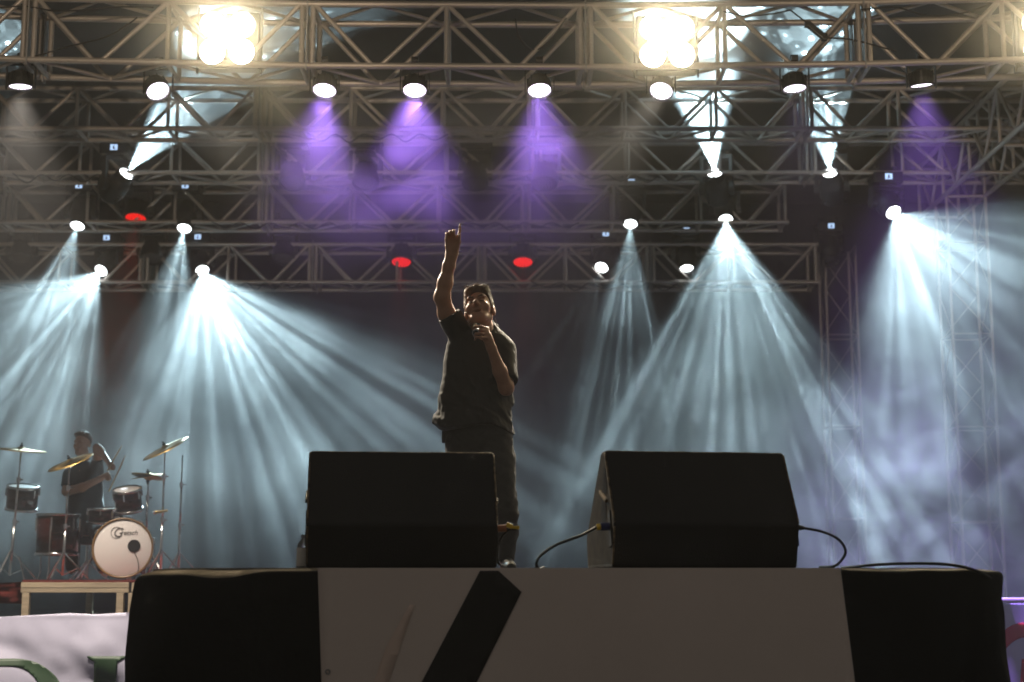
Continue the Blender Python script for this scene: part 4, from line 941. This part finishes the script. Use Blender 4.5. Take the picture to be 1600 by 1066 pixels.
# drummer
YD = 15.45
def d_(px, py, dy=0.0): return P(px, py, YD+dy)
dr = empty('person', (d_(135, 850).x, YD, zr), 'drummer in dark shirt behind the kit, one arm raised, face lost in haze', 'person')
HD = d_(129, 693); RD = Matrix.Rotation(math.radians(6), 3, 'X') @ Matrix.Rotation(math.radians(-18), 3, 'Z')
bp = head_prims(HD, RD, .98)+[rcone(d_(130, 708, .03), d_(131, 728, .05), .055, .06, .03), rcone(d_(131, 745, .05), d_(135, 820, .05), .13, .13, .05), rcone(d_(112, 738, .04), d_(152, 738, .04), .06, .06, .04),
  rcone(d_(108, 740, .03), d_(104, 768, -.05), .054, .045, .03), rcone(d_(104, 768, -.05), d_(128, 762, -.2), .046, .043, .025), rcone(d_(128, 762, -.2), d_(163, 745, -.3), .042, .028, .025),
  rcone(d_(154, 738, .03), d_(152, 700, -.15), .052, .042, .03), rcone(d_(152, 700, -.15), d_(157, 706, -.2), .042, .04, .02), rcone(d_(156, 703, -.18), d_(171, 724, -.32), .039, .027, .025),
  rcone(d_(124, 820, .0), d_(112, 838, -.45), .085, .065, .04), rcone(d_(112, 838, -.45), d_(112, 890, -.45), .06, .045, .03), rcone(d_(146, 820, .0), d_(158, 838, -.4), .085, .065, .04), rcone(d_(158, 838, -.4), d_(160, 890, -.4), .06, .045, .03)]
def fist(c, dx):
    L = [rcone(c, c+Vector((.03*dx, -.02, -.03)), .028, .03, .02)]
    for k in range(4):
        a = c+Vector((.028*dx+.012*dx, -.03, .005-.018*k)); L += [rcone(a, a+Vector((.012*dx, -.03, -.005)), .0105, .01, .006), rcone(a+Vector((.012*dx, -.03, -.005)), a+Vector((-.018*dx, -.045, -.006)), .0098, .008, .006)]
    L.append(rcone(c+Vector((.0, -.02, .01)), c+Vector((.04*dx, -.05, .03)), .013, .009, .01)); return L
h1, h2 = d_(166, 743, -.31), d_(172, 726, -.33)
bp += fist(h1, 1)+fist(h2, 1)
place('body', sdf_mesh(bp, .0075), SKIN, dr)
hp2, (pc2, pn2) = hair_prims(HD, RD, .98); place('hair', sdf_mesh(hp2, .007, lambda x, y, z: .003*nz(x, y, z, 120, 5)+np.maximum(0, (x-pc2.x)*pn2.x+(y-pc2.y)*pn2.y+(z-pc2.z)*pn2.z)*6), HAIR, dr)
def dsec(py, l, r, b): a = d_(l, py, .05); c = d_(r, py, .05); return ((a.z+c.z)/2, (a.x+c.x)/2, YD+.05, (c.x-a.x)/2, b)
sv = [dsec(830, 106, 164, .17), dsec(800, 106, 163, .16), dsec(760, 103, 161, .15), dsec(740, 105, 159, .13), dsec(728, 114, 150, .09), dsec(720, 121, 142, .075)]
place('shirt', sdf_mesh([loft(sv), rcone(d_(109, 742, .03), d_(105, 764, -.04), .07, .066, .03, cut=(tuple(d_(105.5, 760, -.035)), (-.1, -.3, -.95))), rcone(d_(152, 740, .03), d_(152, 712, -.1), .068, .062, .03, cut=(tuple(d_(152, 718, -.08)), (0, -.5, .86)))], .01, lambda x, y, z: .008*nz(x, y, z*.5, 24, 31)), SHIRT, dr)
place('trousers', sdf_mesh([rcone(d_(124, 822, .0), d_(112, 838, -.45), .1, .08, .04), rcone(d_(112, 838, -.45), d_(112, 886, -.45), .075, .06, .03), rcone(d_(146, 822, .0), d_(158, 838, -.4), .1, .08, .04), rcone(d_(158, 838, -.4), d_(160, 886, -.4), .075, .06, .03), rcone(d_(120, 818, .05), d_(150, 818, .05), .11, .11, .05)], .012), JEANS, dr)
STK = mat('drumstick_wood', (.55, .38, .2), .5)
for c, a, b, l in ((h1, P(170, 768, YD-.4), P(196, 712, YD-.45), 'pale drumstick angled upright beside the rack tom'), (h2, P(168, 735, YD-.38), P(190, 625+72, YD-.6), 'second drumstick in the drummer\'s raised hand')):
    bm = NB(); tube(bm, [a, a.lerp(b, .8), a.lerp(b, .96), b], [.0075, .0075, .004, .006], 8); tag(obj('drumstick', bm, STK, smooth=True), l, 'drumstick', 'drumsticks')
st = empty('drum_stool', (d_(135, 850).x, YD+.05, zr), 'dark drum stool under the drummer', 'stool'); c = Vector((d_(135, 850).x, YD+.05, zr))
bm = NB(); lathe(bm, [(0, 0), (.16, 0), (.17, .02), (.17, .07), (.15, .085), (0, .085)], Matrix.Translation((c.x, c.y, d_(135, 833).z-.12)), 24); obj('seat', bm, BLK, st, smooth=True)
bm = NB(); cyl(bm, c+Vector((0, 0, .02)), Vector((c.x, c.y, d_(135, 833).z-.12)), .02); obj('post', bm, CHR, st)
for k in range(3):
    a = k*2.094; bm = NB(); tube(bm, [c+Vector((0, 0, .2)), c+Vector((.22*math.cos(a), .22*math.sin(a), .01))], .01, 8); obj('leg', bm, CHR, st)
# cables draped through the front truss
for k, (pts, l) in enumerate((
  ([(0, 12), (40, 10), (85, 17), (130, 16), (180, 11), (240, 12)], 'black cable sagging along the top chord at upper left'),
  ([(55, 88), (110, 72), (165, 58), (200, 38), (214, 28)], 'black cable rising to the right between truss bars at upper left'),
  ([(1130, 18), (1165, 25), (1205, 22), (1235, 16)], 'black cable sagging right of the right blinder'),
  ([(1235, 16), (1268, 42), (1285, 58), (1330, 62), (1400, 80)], 'black cable crossing the braces at upper right'),
  ([(805, 30), (812, 60), (835, 78), (860, 62), (885, 28)], 'thin black cable hanging between bars right of centre'),
  ([(1345, 15), (1400, 12), (1450, 25), (1500, 22), (1545, 8)], 'black cable along the top chord at the far right'))):
    bm = NB(); tube(bm, spline([P(x, y, YF-.04+.03*math.sin(i*1.7+k)) for i, (x, y) in enumerate(pts)], 8), .007, 6); tag(obj('cable', bm, RUB, smooth=True), l, 'cable', 'cables on the front truss')
bm = NB(); c = P(1275, 48, YF-.05); box(bm, c, (.17, .05, .05), Matrix.Rotation(.72, 4, 'Y'), bev=.008); box(bm, c+Vector((.07, 0, -.06)), (.05, .06, .06), bev=.01); box(bm, c+Vector((-.07, 0, .055)), (.05, .06, .05), bev=.01)
tag(obj('connector_box', bm, BLK), 'small dark connector box strapped to a brace at upper right', 'connector')

rc_ = random.Random(3)
for (x0, x1, py, Y, l) in ((330, 560, 352, 18.46, 'black cable drooping along the third rear truss, left of the singer'), (690, 905, 352, 18.46, 'black cable drooping along the third rear truss above the singer'), (20, 240, 277, 16.76, 'black cable drooping along the second rear truss at far left'), (905, 1120, 277, 16.76, 'black cable drooping along the second rear truss right of centre'),
   (330, 470, 446, 19.76, 'black cable drooping along the lowest truss at left'), (830, 1060, 446, 19.76, 'black cable drooping along the lowest truss right of the singer'), (480, 700, 214, 15.36, 'black cable drooping behind the purple haze')):
    n = 5; pts = [P(x0, py-6, Y)]
    for k in range(n):
        a, b = x0+(x1-x0)*k/n, x0+(x1-x0)*(k+1)/n; pts += [P((a+b)/2, py+rc_.uniform(2, 9), Y-.03), P(b, py-4, Y-.03)]
    bm = NB(); tube(bm, spline(pts, 5), .008, 6); tag(obj('cable', bm, RUB, smooth=True), l, 'cable', 'cables on the rear trusses')
# ------------------------------------------------------------------ front-of-house flood behind the camera, lighting the trusses
def flood(label, loc, aim, power, half, col):
    root = empty('floodlight', loc, label, 'floodlight'); aim = Vector(aim).normalized(); L = Vector(loc)
    bm = NB(); cyl(bm, (L.x, L.y, 0.0), (L.x, L.y, L.z-.3), .03); obj('pole', bm, STEEL, root)
    bm = NB(); lathe(bm, [(0, -.4), (.12, -.38), (.16, -.1), (.18, 0), (.17, 0), (.15, -.08), (0, -.09)], Matrix.Translation(L) @ rotz_to(aim), seg=24); obj('housing', bm, BLK, root)
    bm = NB(); lathe(bm, [(.15, -.03), (0, -.02)], Matrix.Translation(L) @ rotz_to(aim), seg=24); obj('lens', bm, LENS_L, root)
    spot(root, L+aim*.05, aim, power, half, col, size=.12, blend=.5)
flood('front-of-house floodlight on the pole behind the viewer to the left', (-1.6, -5.0, 3.4), (-.10, 1, .165), 3600, 8.5, (1, .78, .55))
flood('front-of-house floodlight on the pole behind the viewer to the right', (1.6, -5.0, 3.4), (.165, 1, .165), 3600, 8.5, (1, .78, .55))
flood('front-of-house floodlight on the middle pole behind the viewer', (0, -5.4, 3.5), (0.0, 1, .19), 2300, 7.5, (1, .78, .55))
# ------------------------------------------------------------------ haze
bm = NB(); box(bm, (0, 12, 3.3), (42, 46, 9.0))
hz = obj('haze', bm, None); hz['kind'] = 'stuff'; hz['label'] = 'thin even stage haze filling the whole place'
m = bpy.data.materials.new('haze_air'); N, L = nodes_of(m); N.remove(N['Principled BSDF'])
pv = N.new('ShaderNodeVolumePrincipled'); pv.inputs['Color'].default_value = (.93, .95, .97, 1); pv.inputs['Density'].default_value = 0.005; pv.inputs['Anisotropy'].default_value = 0.0
L.new(pv.outputs[0], N['Material Output'].inputs['Volume']); hz.data.materials.append(m)
# ------------------------------------------------------------------ drifting smoke on the stage
def smoke(label, lo, hi, dens, scale, lo_t, hi_t, floor, seed, step, fade, col=(.95, .96, .98), det=2, dist=0.0, stretch=(1, 1, 1)):
    lo = Vector(lo); hi = Vector(hi); c = (lo+hi)/2
    bm = NB(); box(bm, (0, 0, 0), tuple(hi-lo)); o = obj('smoke', bm, None); o.location = c
    o['kind'] = 'stuff'; o['label'] = label
    m = bpy.data.materials.new('drifting_smoke'); N, L = nodes_of(m); N.remove(N['Principled BSDF'])
    pv = N.new('ShaderNodeVolumePrincipled'); pv.inputs['Color'].default_value = (*col, 1); pv.inputs['Anisotropy'].default_value = .2
    L.new(pv.outputs[0], N['Material Output'].inputs['Volume'])
    tc = N.new('ShaderNodeTexCoord'); mp = N.new('ShaderNodeMapping'); mp.inputs['Location'].default_value = (seed*7.3, seed*3.1, seed); mp.inputs['Scale'].default_value = stretch
    L.new(tc.outputs['Object'], mp.inputs['Vector'])
    n = N.new('ShaderNodeTexNoise'); n.inputs['Scale'].default_value = scale; n.inputs['Detail'].default_value = det; n.inputs['Roughness'].default_value = .58; n.inputs['Distortion'].default_value = dist
    L.new(mp.outputs[0], n.inputs['Vector'])
    mr = N.new('ShaderNodeMapRange'); mr.interpolation_type = 'SMOOTHSTEP'; mr.inputs['From Min'].default_value = lo_t; mr.inputs['From Max'].default_value = hi_t; mr.inputs['To Min'].default_value = floor; mr.inputs['To Max'].default_value = 1.0
    L.new(n.outputs['Fac'], mr.inputs['Value'])
    val = mr.outputs[0]
    g = N.new('ShaderNodeSeparateXYZ'); L.new(tc.outputs['Generated'], g.inputs[0])
    for ax in range(3):
        for s, fd in ((0, fade[2*ax]), (1, fade[2*ax+1])):
            if not fd: continue
            f = N.new('ShaderNodeMapRange'); f.interpolation_type = 'SMOOTHSTEP'
            f.inputs['From Min'].default_value = 0 if s == 0 else 1; f.inputs['From Max'].default_value = fd if s == 0 else 1-fd
            L.new(g.outputs[ax], f.inputs['Value'])
            mu = N.new('ShaderNodeMath'); mu.operation = 'MULTIPLY'; L.new(val, mu.inputs[0]); L.new(f.outputs[0], mu.inputs[1]); val = mu.outputs[0]
    mu = N.new('ShaderNodeMath'); mu.operation = 'MULTIPLY'; L.new(val, mu.inputs[0]); mu.inputs[1].default_value = dens; L.new(mu.outputs[0], pv.inputs['Density'])
    m.cycles.volume_step_rate = step
    o.data.materials.append(m); return o
smoke('thin drifting smoke filling the air above the main stage', (-8, 13.3, ZM+.02), (8, 22.4, EYE+5.5), .064, 1.0, .38, .66, .13, 1, 1.2, (0, 0, .14, 0, .26, .06), det=3)
smoke('thick rolling smoke bank at the lower right of the stage', (1.5, 13.4, ZM+.02), (7.8, 19.5, EYE+2.5), .25, 1.05, .42, .70, 0.0, 4, .6, (.35, 0, .1, 0, 0, .6), col=(.93, .92, .97), det=5, dist=1.1, stretch=(1, 1, 1.5))
smoke('purple-lit smoke curling under the nearest truss', (-2.5, 11.5, EYE+2.5), (1.1, 14.4, EYE+4.2), .24, 1.9, .40, .68, .16, 9, 1.0, (.28, .28, .25, .2, .55, .05), det=4, dist=.9)
smoke('white smoke rising through the upward beams on the right', (.4, 13.4, EYE+4.0), (3.9, 17.1, EYE+5.7), .26, 1.4, .36, .66, .25, 3, 1.0, (.2, .2, .15, .03, .15, .1), det=3, dist=.4)
smoke('white smoke rising through the upward beams on the left', (-5.6, 13.6, EYE+4.2), (-1.9, 17.1, EYE+5.7), .12, 1.4, .36, .66, .3, 5, 1.0, (.05, .2, .15, .03, .15, .1), det=3, dist=.4)
for cx, cy, l in ((356, 61, 'left'), (1042, 66, 'right'), (1640, 58, 'outermost')):  # dense puffs added to give the lamps a halo in place of lens bloom
    c = P(cx, cy, YF-.4); smoke('added haze puff making the glow round the %s warm blinder' % l, c-Vector((1.2, .6, .62)), c+Vector((1.2, .34, .8)), .15, 1.5, .2, .7, .7, 6, 1.2, (.5, .5, .4, .2, .5, .5), det=1)
